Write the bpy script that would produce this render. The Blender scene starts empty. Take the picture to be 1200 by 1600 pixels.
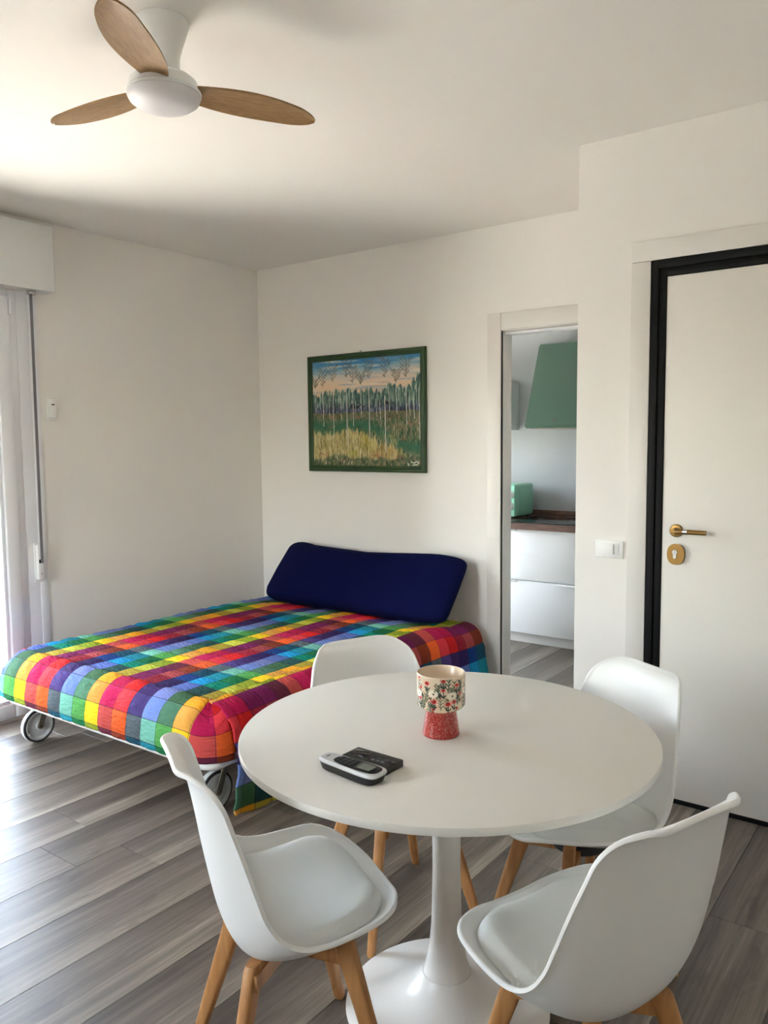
import bpy, bmesh, math, random
import numpy as np
from mathutils import Vector, Matrix, noise
PI = math.pi
SC = bpy.context.scene
COL = SC.collection

# ------------------------------------------------------------------ camera
cam = bpy.data.objects.new('camera', bpy.data.cameras.new('camera')); COL.objects.link(cam)
CAM_LOC = Vector((4.1365, -4.1025, 1.4907)); YAW, PIT, ROL, FPX = -0.6377, -0.0878, 0.0097, 1246.09
fw = Vector((math.sin(YAW)*math.cos(PIT), math.cos(YAW)*math.cos(PIT), math.sin(PIT)))
rt = Vector((math.cos(YAW), -math.sin(YAW), 0)); dn = fw.cross(rt)
r2 = rt*math.cos(ROL)+dn*math.sin(ROL); d2 = dn*math.cos(ROL)-rt*math.sin(ROL)
M = Matrix((r2, -d2, -fw)).transposed().to_4x4(); M.translation = CAM_LOC
cam.matrix_world = M
cam.data.sensor_fit = 'VERTICAL'; cam.data.sensor_height = 24; cam.data.lens = 24*FPX/1600
cam.data.clip_start = .02
SC.camera = cam
# ------------------------------------------------------------------ sky, sun, exposure
SC.view_settings.view_transform = 'Standard'; SC.view_settings.look = 'None'
SC.view_settings.gamma = 1; SC.view_settings.use_curve_mapping = False
SC.view_settings.exposure = 4.1
w = bpy.data.worlds.new('sky'); SC.world = w; w.use_nodes = True
nt = w.node_tree; bg = nt.nodes['Background']
sky = nt.nodes.new('ShaderNodeTexSky'); sky.sky_type = 'NISHITA'; sky.sun_disc = False
sky.sun_elevation = math.radians(56); sky.sun_rotation = math.radians(174); sky.dust_density = 3.0; sky.ozone_density = .5
hsv = nt.nodes.new('ShaderNodeHueSaturation'); hsv.inputs['Saturation'].default_value = .55
nt.links.new(sky.outputs[0], hsv.inputs['Color']); nt.links.new(hsv.outputs[0], bg.inputs[0]); bg.inputs[1].default_value = .42
sun = bpy.data.objects.new('sun', bpy.data.lights.new('sun', 'SUN')); COL.objects.link(sun)
sun.data.energy = 3.6; sun.data.angle = math.radians(.6); sun.data.color = (1, .98, .95)
sun.rotation_euler = Vector((-.06, .55, -.83)).to_track_quat('-Z', 'Y').to_euler()
def portal(loc, size, rot):
    l = bpy.data.lights.new('portal', 'AREA'); l.shape = 'RECTANGLE'; l.size, l.size_y = size
    l.cycles.is_portal = True
    o = bpy.data.objects.new('portal', l); COL.objects.link(o); o.location = loc; o.rotation_euler = rot
try:
    SC.cycles.use_denoising = True
    SC.cycles.max_bounces = 14; SC.cycles.diffuse_bounces = 10; SC.cycles.transparent_max_bounces = 16
    SC.cycles.sample_clamp_indirect = 12; SC.cycles.caustics_reflective = False; SC.cycles.caustics_refractive = False
except Exception: pass

# ------------------------------------------------------------------ helpers
def lin(c):
    return tuple((x/255/12.92 if x/255 <= .04045 else ((x/255+.055)/1.055)**2.4) for x in c)
def mat(name, rgb, rough=.5, metal=0, bump=None, spec=.5, noise_amt=0, nscale=40, coat=0):
    m = bpy.data.materials.new(name); m.use_nodes = True
    n = m.node_tree.nodes; L = m.node_tree.links; b = n['Principled BSDF']
    c = lin(rgb)
    b.inputs['Base Color'].default_value = (*c, 1); b.inputs['Roughness'].default_value = rough
    b.inputs['Metallic'].default_value = metal; b.inputs['Specular IOR Level'].default_value = spec
    b.inputs['Coat Weight'].default_value = coat
    if noise_amt or bump:
        tc = n.new('ShaderNodeTexCoord'); nz = n.new('ShaderNodeTexNoise')
        nz.inputs['Scale'].default_value = nscale; nz.inputs['Detail'].default_value = 5
        L.new(tc.outputs['Object'], nz.inputs['Vector'])
        if noise_amt:
            r = n.new('ShaderNodeValToRGB'); r.color_ramp.elements[0].position = .3; r.color_ramp.elements[1].position = .7
            r.color_ramp.elements[0].color = (*[x*(1-noise_amt) for x in c], 1)
            r.color_ramp.elements[1].color = (*[min(1, x*(1+noise_amt)) for x in c], 1)
            L.new(nz.outputs['Fac'], r.inputs[0]); L.new(r.outputs[0], b.inputs['Base Color'])
        if bump:
            bp = n.new('ShaderNodeBump'); bp.inputs['Strength'].default_value = bump; bp.inputs['Distance'].default_value = .002
            L.new(nz.outputs['Fac'], bp.inputs['Height']); L.new(bp.outputs[0], b.inputs['Normal'])
    return m
def attr_mat(name, rough=.6, bump=0, bscale=300, coat=0, spec=.4):
    m = mat(name, (200, 200, 200), rough, spec=spec, coat=coat); n = m.node_tree.nodes; L = m.node_tree.links; b = n['Principled BSDF']
    a = n.new('ShaderNodeAttribute'); a.attribute_name = 'print'
    L.new(a.outputs['Color'], b.inputs['Base Color'])
    if bump:
        tc = n.new('ShaderNodeTexCoord'); nz = n.new('ShaderNodeTexNoise'); nz.inputs['Scale'].default_value = bscale
        bp = n.new('ShaderNodeBump'); bp.inputs['Strength'].default_value = bump; bp.inputs['Distance'].default_value = .002
        L.new(tc.outputs['Object'], nz.inputs['Vector']); L.new(nz.outputs['Fac'], bp.inputs['Height']); L.new(bp.outputs[0], b.inputs['Normal'])
    return m
def wood_mat(name, dark, light, scale=(30, 30, 2.5), rough=.45):
    m = mat(name, light, rough); n = m.node_tree.nodes; L = m.node_tree.links; b = n['Principled BSDF']
    tc = n.new('ShaderNodeTexCoord'); mp = n.new('ShaderNodeMapping'); mp.inputs['Scale'].default_value = scale
    oi = n.new('ShaderNodeObjectInfo'); ad = n.new('ShaderNodeVectorMath'); ad.operation = 'MULTIPLY_ADD'
    ad.inputs[1].default_value = (1, 1, 1)
    cb = n.new('ShaderNodeCombineXYZ'); mu = n.new('ShaderNodeMath'); mu.operation = 'MULTIPLY'; mu.inputs[1].default_value = 37
    L.new(oi.outputs['Random'], mu.inputs[0])
    for k in range(3): L.new(mu.outputs[0], cb.inputs[k])
    L.new(tc.outputs['Object'], ad.inputs[0]); L.new(cb.outputs[0], ad.inputs[2]); L.new(ad.outputs[0], mp.inputs[0])
    nz = n.new('ShaderNodeTexNoise'); nz.inputs['Detail'].default_value = 6; nz.inputs['Distortion'].default_value = .6; nz.inputs['Scale'].default_value = 1.6
    L.new(mp.outputs[0], nz.inputs['Vector'])
    r = n.new('ShaderNodeValToRGB'); e = r.color_ramp.elements
    e[0].position = .32; e[0].color = (*lin(dark), 1); e[1].position = .68; e[1].color = (*lin(light), 1)
    L.new(nz.outputs['Fac'], r.inputs[0]); L.new(r.outputs[0], b.inputs['Base Color'])
    return m

def link(name, me, m=None, parent=None):
    o = bpy.data.objects.new(name, me); COL.objects.link(o)
    if m is not None and me is not None: me.materials.append(m)
    if parent is not None: o.parent = parent
    return o
def tag(o, label, cat, group=None):
    o['label'] = label; o['category'] = cat
    if group: o['group'] = group
    return o
def thing(name, loc, label, cat, rz=0, group=None):
    o = bpy.data.objects.new(name, None); COL.objects.link(o); o.location = loc; o.rotation_euler = (0, 0, rz)
    o.empty_display_size = .05
    return tag(o, label, cat, group)
def structure(o): o['kind'] = 'structure'; return o
def fin(bm, smooth=True, angle=40):
    me = bpy.data.meshes.new('m'); bmesh.ops.recalc_face_normals(bm, faces=bm.faces); bm.to_mesh(me); bm.free()
    if smooth:
        me.polygons.foreach_set('use_smooth', [True]*len(me.polygons))
        me.set_sharp_from_angle(angle=math.radians(angle))
    return me
def add_box(bm, a, b, bev=0, seg=2):
    a = Vector(a); b = Vector(b)
    r = bmesh.ops.create_cube(bm, size=1); vs = r['verts']
    for v in vs: v.co = Vector((a[k]+(v.co[k]+.5)*(b[k]-a[k]) for k in range(3)))
    if bev:
        es = {e for v in vs for e in v.link_edges}
        bmesh.ops.bevel(bm, geom=list(es), offset=bev, segments=seg, affect='EDGES', profile=.5)
def box(name, a, b, m, parent=None, bev=0, seg=2):
    bm = bmesh.new(); add_box(bm, a, b, bev, seg); return link(name, fin(bm), m, parent)
def boxes(name, lst, m, parent=None, bev=0):
    bm = bmesh.new()
    for a, b in lst: add_box(bm, a, b, bev)
    return link(name, fin(bm), m, parent)
def add_lathe(bm, prof, n=48, mtx=None, close=False):
    rings = []
    for r, z in prof:
        if r < 1e-6: rings.append([bm.verts.new((0, 0, z))])
        else: rings.append([bm.verts.new((r*math.cos(2*PI*k/n), r*math.sin(2*PI*k/n), z)) for k in range(n)])
    for A, B in zip(rings, rings[1:]):
        for k in range(n):
            k2 = (k+1) % n
            if len(A) == 1 and len(B) == 1: continue
            if len(A) == 1: bm.faces.new((A[0], B[k], B[k2]))
            elif len(B) == 1: bm.faces.new((A[k], B[0], A[k2]))
            else: bm.faces.new((A[k], B[k], B[k2], A[k2]))
    if mtx is not None:
        for R in rings:
            for v in R: v.co = mtx @ v.co
def lathe(name, prof, m, parent=None, n=48, mtx=None, angle=40):
    bm = bmesh.new(); add_lathe(bm, prof, n, mtx); return link(name, fin(bm, angle=angle), m, parent)
def add_tube(bm, pts, r, n=12, cap=True):
    pts = [Vector(p) for p in pts]; rs = r if isinstance(r, (list, tuple)) else [r]*len(pts)
    rings = []; up = None
    for i, p in enumerate(pts):
        t = (pts[min(i+1, len(pts)-1)]-pts[max(i-1, 0)]).normalized()
        if up is None: up = Vector((0, 0, 1)) if abs(t.z) < .9 else Vector((1, 0, 0))
        s = t.cross(up).normalized(); up = s.cross(t).normalized()
        rings.append([bm.verts.new(p+rs[i]*(s*math.cos(2*PI*k/n)+up*math.sin(2*PI*k/n))) for k in range(n)])
    for A, B in zip(rings, rings[1:]):
        for k in range(n): bm.faces.new((A[k], A[(k+1) % n], B[(k+1) % n], B[k]))
    if cap: bm.faces.new(rings[0][::-1]); bm.faces.new(rings[-1])
def tube(name, pts, r, m, parent=None, n=12):
    bm = bmesh.new(); add_tube(bm, pts, r, n); return link(name, fin(bm), m, parent)
def add_prism(bm, poly, axis, t0, t1):
    """extrude a polygon given in the two other axes along axis"""
    def P(u, v, t):
        return {0: (t, u, v), 1: (u, t, v), 2: (u, v, t)}[axis]
    A = [bm.verts.new(P(u, v, t0)) for u, v in poly]; B = [bm.verts.new(P(u, v, t1)) for u, v in poly]
    bm.faces.new(A); bm.faces.new(B[::-1]); n = len(poly)
    for k in range(n): bm.faces.new((A[k], B[k], B[(k+1) % n], A[(k+1) % n]))
def prism(name, poly, axis, t0, t1, m, parent=None, bev=0):
    bm = bmesh.new(); add_prism(bm, poly, axis, t0, t1)
    if bev: bmesh.ops.bevel(bm, geom=bm.edges[:], offset=bev, segments=2, affect='EDGES')
    return link(name, fin(bm), m, parent)
def print_mesh(V, F, colors):
    """mesh with one printed colour per face (attribute 'print', linear)"""
    me = bpy.data.meshes.new('m'); me.from_pydata([tuple(v) for v in V], [], [tuple(f) for f in F])
    at = me.attributes.new('print', 'FLOAT_COLOR', 'FACE')
    c = np.ones((len(F), 4), np.float32); c[:, :3] = colors
    at.data.foreach_set('color', c.ravel())
    me.polygons.foreach_set('use_smooth', [True]*len(F)); me.update()
    return me
def lin_np(a):
    a = np.clip(np.asarray(a, np.float64)/255, 0, 1)
    return np.where(a <= .04045, a/12.92, ((a+.055)/1.055)**2.4)
def copy_tree(o, parent=None):
    c = o.copy(); COL.objects.link(c)
    if parent is not None: c.parent = parent
    for ch in o.children: copy_tree(ch, c)
    return c

# ------------------------------------------------------------------ materials
WALL = mat('wall_paint', (233, 230, 225), .85, bump=.12, nscale=180)
CEIL = mat('ceiling_paint', (234, 231, 226), .9, bump=.08, nscale=120)
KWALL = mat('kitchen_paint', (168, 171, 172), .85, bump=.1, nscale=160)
TRIM = mat('white_lacquer', (219, 216, 210), .35)
PVC = mat('white_pvc', (232, 233, 236), .3)
DOORW = mat('door_skin', (226, 222, 214), .5, bump=.35, nscale=260)
BLACK = mat('black_steel', (10, 10, 11), .5, spec=.2)
GAP = mat('shadow_gap', (30, 29, 28), .8)
BRONZE = mat('bronze', (140, 108, 60), .35, .85)
CHROME = mat('chrome', (205, 205, 205), .2, 1)
PLAST = mat('white_plastic', (233, 234, 232), .38)
CUSH = mat('seat_leatherette', (228, 230, 228), .5, bump=.25, nscale=220)
BEECH = wood_mat('beech', (170, 116, 66), (205, 153, 98), (22, 22, 2.2))
FANWOOD = wood_mat('fan_wood', (136, 104, 64), (158, 124, 80), (14, 60, 14), .5)
TABLE = mat('table_white', (227, 225, 219), .42, bump=.06, nscale=350)
TABLEG = mat('table_base_white', (232, 231, 228), .28)
BEDMET = mat('bed_white_metal', (232, 232, 230), .4)
STEEL = mat('steel_bracket', (150, 142, 130), .4, .6)
RUBBER = mat('tyre_black', (35, 34, 36), .6)
WHEEL = mat('wheel_grey_white', (214, 219, 222), .4)
NAVY = mat('navy_cloth', (7, 12, 54), .95, bump=.3, nscale=400, spec=.1)
GREENF = mat('green_frame', (36, 66, 28), .5, noise_amt=.25, nscale=12)
MINT = mat('mint_enamel', (142, 204, 178), .3)
SAGE = mat('sage_hood', (64, 92, 77), .4)
CABW = mat('cabinet_white', (219, 222, 224), .3)
WALNUT = wood_mat('walnut', (72, 48, 38), (112, 82, 66), (3, 40, 40), .45)
GLASSK = mat('black_glass', (14, 15, 17), .08)
STRAP = mat('strap_grey', (120, 118, 124), .8)
BLACKP = mat('black_plastic', (16, 16, 18), .4)
SILVER = mat('silver_plastic', (206, 207, 208), .35, .2)
KEY = mat('key_black', (46, 47, 52), .4)
SCREEN = mat('lcd_grey', (128, 134, 126), .25)
TERRA = mat('terracotta', (208, 160, 128), .8, noise_amt=.12, nscale=9)
OUTW = mat('render_white', (235, 232, 226), .9)

# glass pane: clear sheet with fresnel reflection
PANE = bpy.data.materials.new('window_glass'); PANE.use_nodes = True
n = PANE.node_tree.nodes; L = PANE.node_tree.links
n.remove(n['Principled BSDF'])
tr = n.new('ShaderNodeBsdfTransparent'); tr.inputs[0].default_value = (.95, .97, .96, 1)
gl = n.new('ShaderNodeBsdfGlossy'); gl.inputs['Roughness'].default_value = .02
fr = n.new('ShaderNodeFresnel'); fr.inputs['IOR'].default_value = 1.2
mx = n.new('ShaderNodeMixShader'); L.new(fr.outputs[0], mx.inputs[0]); L.new(tr.outputs[0], mx.inputs[1]); L.new(gl.outputs[0], mx.inputs[2])
L.new(mx.outputs[0], n['Material Output'].inputs[0])

# floor planks: printed grey oak, light and dark bands along each plank
def plank_mat():
    m = mat('grey_oak_plank', (120, 110, 100), .38); n = m.node_tree.nodes; L = m.node_tree.links; b = n['Principled BSDF']
    tc = n.new('ShaderNodeTexCoord'); oi = n.new('ShaderNodeObjectInfo')
    sx = n.new('ShaderNodeSeparateXYZ'); L.new(tc.outputs['Object'], sx.inputs[0])
    def math_(op, a, b_=None, c_=None):
        x = n.new('ShaderNodeMath'); x.operation = op
        for i, v in enumerate((a, b_, c_)):
            if v is None: continue
            if isinstance(v, (int, float)): x.inputs[i].default_value = v
            else: L.new(v, x.inputs[i])
        return x.outputs[0]
    rnd = math_('MULTIPLY', oi.outputs['Random'], 91.0)
    def streak(sx_, sy_, scale, detail, dist, off):
        cb = n.new('ShaderNodeCombineXYZ')
        L.new(math_('MULTIPLY_ADD', sx.outputs[0], sx_, rnd), cb.inputs[0])
        L.new(math_('MULTIPLY_ADD', sx.outputs[1], sy_, math_('ADD', rnd, off)), cb.inputs[1])
        nz = n.new('ShaderNodeTexNoise'); nz.inputs['Scale'].default_value = scale; nz.inputs['Detail'].default_value = detail
        nz.inputs['Distortion'].default_value = dist; L.new(cb.outputs[0], nz.inputs['Vector']); return nz.outputs['Fac']
    band = streak(11, .55, 1.0, 2, .3, 3.1)
    grain = streak(60, 2.2, 1.0, 6, .8, 9.0)
    fine = streak(330, 9, 1.0, 3, 0, 17.0)
    knot = streak(16, 5, 1.0, 4, 1.2, 5.5)
    # each plank runs from dark to light across its width
    grad = math_('MULTIPLY', sx.outputs[0], 2.1)
    tone = math_('MULTIPLY_ADD', math_('SUBTRACT', oi.outputs['Random'], .5), .16, .42)
    f = math_('ADD', math_('ADD', tone, grad), math_('MULTIPLY', math_('SUBTRACT', band, .5), .95))
    f = math_('ADD', f, math_('MULTIPLY', math_('SUBTRACT', grain, .5), .75))
    f = math_('ADD', f, math_('MULTIPLY', math_('SUBTRACT', fine, .5), .40))
    f = math_('ADD', f, math_('MULTIPLY', math_('MINIMUM', math_('SUBTRACT', knot, .42), 0), 1.1))
    r = n.new('ShaderNodeValToRGB'); e = r.color_ramp.elements
    e[0].position = .08; e[0].color = (*lin((72, 63, 56)), 1)
    e[1].position = .95; e[1].color = (*lin((170, 161, 146)), 1)
    for p, c in ((.38, (98, 88, 79)), (.6, (119, 110, 99)), (.78, (145, 135, 121))):
        q = e.new(p); q.color = (*lin(c), 1)
    L.new(f, r.inputs[0]); L.new(r.outputs[0], b.inputs['Base Color'])
    bp = n.new('ShaderNodeBump'); bp.inputs['Strength'].default_value = .15; bp.inputs['Distance'].default_value = .001
    L.new(grain, bp.inputs['Height']); L.new(bp.outputs[0], b.inputs['Normal'])
    return m
PLANK = plank_mat()

# ------------------------------------------------------------------ room shell
H = 2.7; XR, YF, XK = 4.9, -5.6, 3.4; YN, XN = -.869, 2.7655
floor = structure(box('floor', (-.15, YF-.2, -.12), (XR+.2, 2.0, -.012), GAP))
PW = .2365; rng = random.Random(5)
_pm = {}
def plank(x0, x1, y0, y1):
    key = (round(x1-x0, 3), round(y1-y0, 3))
    if key not in _pm:
        bm = bmesh.new(); a, b = (x1-x0)/2-.0006, (y1-y0)/2-.0006
        add_box(bm, (-a, -b, -.011), (a, b, 0))
        top = [e for e in bm.edges if all(v.co.z > -.001 for v in e.verts)]
        bmesh.ops.bevel(bm, geom=top, offset=.0007, segments=1, affect='EDGES')
        _pm[key] = fin(bm, False); _pm[key].materials.append(PLANK)
    o = link('plank', _pm[key], None, floor); o.location = ((x0+x1)/2, (y0+y1)/2, 0)
def lay(X0, X1, Y0, Y1, phase, joints, step=1.5):
    k = math.floor((X0-phase)/PW)
    while phase+k*PW < X1-1e-4:
        a, b = max(X0, phase+k*PW), min(X1, phase+(k+1)*PW)
        j = joints.get(k); j = rng.uniform(0, step) if j is None else j
        ys = [Y0]+[y for y in (j+step*i for i in range(-8, 8)) if Y0+.02 < y < Y1-.02]+[Y1]
        if b-a > .01:
            for y0, y1 in zip(ys, ys[1:]): plank(a, b, y0, y1)
        k += 1
lay(0, XR, YF, 0, 2.345, {-5: -2.386, -4: -2.583, -3: -3.9, -2: -3.35, -1: -3.7, -6: -2.95, -7: -3.2})
lay(0, XK, 0, 1.79, 2.05, {})
structure(box('ceiling', (-.2, YF-.2, H), (XR+.2, 2.0, H+.15), CEIL))
# left wall: window_1 opening to the floor, kitchen window opening beyond
W0, W1, WZ = -2.95, -1.715, 2.31
V0, V1 = .75, 1.75
K0, K1, KZ0, KZ1 = .28, 1.02, .02, 2.25
structure(boxes('wall_left', [((-.15, YF-.2, -.1), (0, W0, H)), ((-.15, W1, -.1), (0, K0, H)), ((-.15, W0, WZ), (0, W1, H)),
                              ((-.15, K1, -.1), (0, 1.95, H)), ((-.15, K0, KZ1), (0, K1, H)), ((-.15, W0, -.1), (0, W1, -.012)), ((-.15, K0, -.1), (0, K1, KZ0))], WALL))
DX0, DX1, DZ = 1.942, 2.745, 2.112
structure(boxes('wall_back', [((0, 0, -.012), (DX0-.02, .11, H)), ((DX1+.01, 0, -.012), (XN+.1, .11, H)), ((DX0-.02, 0, DZ+.02), (DX1+.01, .11, H))], WALL))
EX0, EX1, EZ = 3.072, 4.04, 2.193
structure(boxes('wall_right', [((XN, YN, -.012), (EX0, YN+.2, H)), ((EX1, YN, -.012), (XR, YN+.2, H)), ((EX0, YN, EZ), (EX1, YN+.2, H)), ((XN, YN+.2, -.012), (XN+.1, 0, H))], WALL))
structure(box('wall_side', (XR, YF-.2, -.012), (XR+.15, YN+.2, H), WALL))
structure(boxes('wall_front', [((0, YF-.2, -.012), (V0, YF, H)), ((V1, YF-.2, -.012), (XR, YF, H)), ((V0, YF-.2, 2.2), (V1, YF, H)), ((V0, YF-.2, -.012), (V1, YF, .9))], WALL))
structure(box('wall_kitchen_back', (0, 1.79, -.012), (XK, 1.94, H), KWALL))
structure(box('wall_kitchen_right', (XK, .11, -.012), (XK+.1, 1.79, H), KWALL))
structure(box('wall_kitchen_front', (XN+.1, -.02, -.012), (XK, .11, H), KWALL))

# outside: balcony and parapet
structure(boxes('floor_balcony', [((-.6, YF-.2, -.25), (-.15, 3.0, -.10))], TERRA))
structure(boxes('floor_terrace_bounce', [((-3.6, -8.2, -.25), (-.6, 3.0, -.10)), ((-.6, -8.2, -.25), (6, YF-.2, -.10))], mat('pale_bounce_paving', (212, 206, 198), .85, noise_amt=.08, nscale=5)))  # unseen paving, widened and made pale to bounce neutral sunlight indoors
structure(boxes('wall_parapet', [((-3.75, -8.35, -.25), (-3.6, 3.0, .95)), ((-3.6, -8.35, -.25), (6, -8.2, .95))], OUTW))

# French windows in the left wall
SILL = mat('sill_stone', (196, 190, 182), .6)
def french_window(name, W0, W1):
    win = structure(bpy.data.objects.new(name, None)); COL.objects.link(win); win.location = (0, W1, 0)
    def wbox(nm, a, b, m=PVC, bev=.004): return box(nm, (a[0], a[1]-W1, a[2]), (b[0], b[1]-W1, b[2]), m, win, bev)
    FX0, FX1 = -.075, -.004
    for a, b in (((FX0, W1-.075, -.01), (FX1, W1, WZ)), ((FX0, W0, -.01), (FX1, W0+.075, WZ)), ((FX0, W0+.118, WZ-.05), (FX1, W1-.118, WZ)),
                 ((FX0, W1-.118, -.01), (FX1, W1-.075, WZ)), ((FX0, W0+.075, -.01), (FX1, W0+.118, WZ))): wbox('frame', a, b)
    wbox('sill', (-.15, W0, -.0115), (FX1, W1, .012), SILL)
    wbox('cover_strip', (-.002, W1-.012, 0), (.006, W1+.035, 2.305))
    ym = (W0+W1)/2; x0, x1, t, z0, z1 = -.068, .012, .075, .02, 2.272
    for y0, y1 in ((ym, W1-.118), (W0+.118, ym)):
        for nm, a, b in (('sash_stile', (x0, y1-t, z0), (x1, y1, z1)), ('sash_stile', (x0, y0, z0), (x1, y0+t, z1)),
                         ('sash_rail', (x0, y0+t, z0), (x1, y1-t, z0+.075)), ('sash_rail', (x0, y0+t, z1-t), (x1, y1-t, z1))): wbox(nm, a, b, PVC, .008)
        for a, b in (((-.045, y1-t-.022, z0+.075), (-.004, y1-t, z1-t)), ((-.045, y0+t, z0+.075), (-.004, y0+t+.022, z1-t)),
                     ((-.045, y0+t+.022, z0+.075), (-.004, y1-t-.022, z0+.097)), ((-.045, y0+t+.022, z1-t-.022), (-.004, y1-t-.022, z1-t))): wbox('glazing_bead', a, b, PVC, .006)
        wbox('pane', (-.036, y0+t+.005, z0+.08), (-.030, y1-t-.005, z1-t-.005), PANE, 0)
    for z in (.12, 2.18): wbox('hinge', (.012, W1-.125, z), (.024, W1-.112, z+.08))
    portal((-.15, ym, 1.15), (W1-W0, 2.3), (0, -PI/2, 0))
french_window('window_1', W0, W1)
# unseen window added in the wall behind the camera for fill daylight
w_fill = structure(bpy.data.objects.new('window_fill', None)); COL.objects.link(w_fill)
for a, b in (((V0, YF-.09, .9), (V0+.07, YF-.02, 2.2)), ((V1-.07, YF-.09, .9), (V1, YF-.02, 2.2)), ((V0+.07, YF-.09, 2.13), (V1-.07, YF-.02, 2.2)), ((V0+.07, YF-.09, .9), (V1-.07, YF-.02, .97)), (((V0+V1)/2-.05, YF-.09, .97), ((V0+V1)/2+.05, YF-.02, 2.13))):
    box('frame', a, b, PVC, w_fill, .004)
box('pane', (V0+.07, YF-.06, .97), ((V0+V1)/2-.05, YF-.054, 2.13), PANE, w_fill); box('pane', ((V0+V1)/2+.05, YF-.06, .97), (V1-.07, YF-.054, 2.13), PANE, w_fill)
portal(((V0+V1)/2, YF-.12, 1.55), (V1-V0, 1.3), (PI/2, 0, 0))
# kitchen window, out of frame on the left
kw = structure(bpy.data.objects.new('window_2', None)); COL.objects.link(kw)
for a, b in (((-.1, K0, KZ0), (-.02, K0+.07, KZ1)), ((-.1, K1-.07, KZ0), (-.02, K1, KZ1)), ((-.1, K0+.07, KZ1-.07), (-.02, K1-.07, KZ1)), ((-.1, K0+.07, KZ0), (-.02, K1-.07, KZ0+.08))):
    box('frame', a, b, PVC, kw, .004)
box('pane', (-.065, K0+.07, KZ0+.08), (-.059, K1-.07, KZ1-.07), PANE, kw)
portal((-.15, (K0+K1)/2, 1.1), (K1-K0, 2.1), (0, -PI/2, 0))

# kitchen doorway: jamb lining and casing
d2o = structure(bpy.data.objects.new('door_2', None)); COL.objects.link(d2o)
box('jamb', (DX0-.012, .012, -.01), (DX0+.004, .115, DZ+.01), TRIM, d2o, .002)
box('jamb', (DX1-.004, .012, -.01), (DX1+.012, .115, DZ+.01), TRIM, d2o, .002)
box('head_jamb', (DX0+.004, .012, DZ-.002), (DX1-.004, .115, DZ+.012), TRIM, d2o, .002)
box('pocket_slot', (DX0-.006, .004, 0), (DX0+.001, .012, DZ), GAP, d2o)
box('track_edge', (DX0+.004, .03, DZ-.018), (DX1-.004, .10, DZ-.004), PVC, d2o, .002)
t2 = structure(bpy.data.objects.new('trim_2', None)); COL.objects.link(t2)
box('casing', (1.855, -.012, 0), (1.9405, 0, 2.2115), TRIM, t2, .002)
box('casing', (1.942, -.012, DZ+.004), (DX1+.01, 0, 2.2115), TRIM, t2, .002)

# entrance door
t1 = structure(bpy.data.objects.new('trim_1', None)); COL.objects.link(t1)
box('casing', (2.995, YN-.010, 0), (EX0, YN, 2.192), TRIM, t1, .002)
box('casing', (EX1, YN-.010, 0), (EX1+.077, YN, 2.192), TRIM, t1, .002)
box('casing', (2.995, YN-.010, 2.1935), (EX1+.077, YN, 2.2715), TRIM, t1, .002)
d1 = structure(bpy.data.objects.new('door_1', None)); COL.objects.link(d1); d1.location = (EX0, YN, 0)
def dbox(nm, a, b, m, bev=.001, parent=d1):
    return box(nm, (a[0]-EX0, a[1]-YN, a[2]), (b[0]-EX0, b[1]-YN, b[2]), m, parent, bev)
for nm, a, b in (('outer_frame', (EX0, YN-.006, 0), (EX0+.030, YN+.09, EZ)), ('outer_frame', (EX1-.03, YN-.006, 0), (EX1, YN+.09, EZ)),
                 ('outer_frame', (EX0+.03, YN-.006, EZ-.032), (EX1-.03, YN+.09, EZ))):
    dbox(nm, a, b, BLACK)
for nm, a, b in (('inner_frame', (EX0+.0305, YN+.004, 0), (EX0+.058, YN+.10, EZ-.033)), ('inner_frame', (EX1-.058, YN+.004, 0), (EX1-.0305, YN+.10, EZ-.033)),
                 ('inner_frame', (EX0+.058, YN+.004, EZ-.064), (EX1-.058, YN+.10, EZ-.033))):
    dbox(nm, a, b, BLACK)
dbox('threshold', (EX0+.058, YN+.006, -.004), (EX1-.058, YN+.10, .016), BLACK)
leaf = dbox('door_leaf', (EX0+.060, YN+.008, .018), (EX1-.060, YN+.07, EZ-.066), DOORW, .003)
leaf['label'] = 'white textured door panel'
LX, LY = 3.189-EX0, .008
rot_y = Matrix.Rotation(PI/2, 4, 'X')
hx = lathe('lever_rosette', [(0, 0), (.026, 0), (.026, .007), (.023, .011), (.012, .012), (.011, .045), (0, .045)], BRONZE, d1, 32, Matrix.Translation((LX, LY, 1.126)) @ rot_y)
bm = bmesh.new()
add_tube(bm, [(LX, LY-.035, 1.126), (LX+.012, LY-.045, 1.126), (LX+.04, LY-.048, 1.127), (LX+.05, LY-.048, 1.127)], .0085, 14)
link('lever_neck', fin(bm), BRONZE, d1)
bm = bmesh.new(); add_tube(bm, [(LX+.05, LY-.048, 1.127), (LX+.125, LY-.048, 1.127)], .0095, 16)
link('lever_handle', fin(bm), BRONZE, d1)
bm = bmesh.new(); add_tube(bm, [(LX+.038, LY-.048, 1.127), (LX+.056, LY-.048, 1.127)], .0108, 16)
o = link('lever_collar', fin(bm), CHROME, d1); o['label'] = 'chrome collar'
bm = bmesh.new(); poly = []
for k in range(40):
    a = 2*PI*k/40; cx, sz = math.cos(a), math.sin(a)
    poly.append((LX+.001+.034*math.copysign(abs(cx)**.86, cx), 1.031+.042*math.copysign(abs(sz)**.86, sz)))
add_prism(bm, poly, 1, LY-.010, LY)
esc = link('lock_escutcheon', fin(bm), BRONZE, d1)
poly = [(LX-.001+.0095*math.cos(a), 1.040+.0095*math.sin(a)) for a in [math.radians(d) for d in range(-50, 231, 20)]]
poly += [(LX-.001-.0055, 1.017), (LX-.001-.003, 1.0145), (LX-.001+.003, 1.0145), (LX-.001+.0055, 1.017)]
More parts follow.
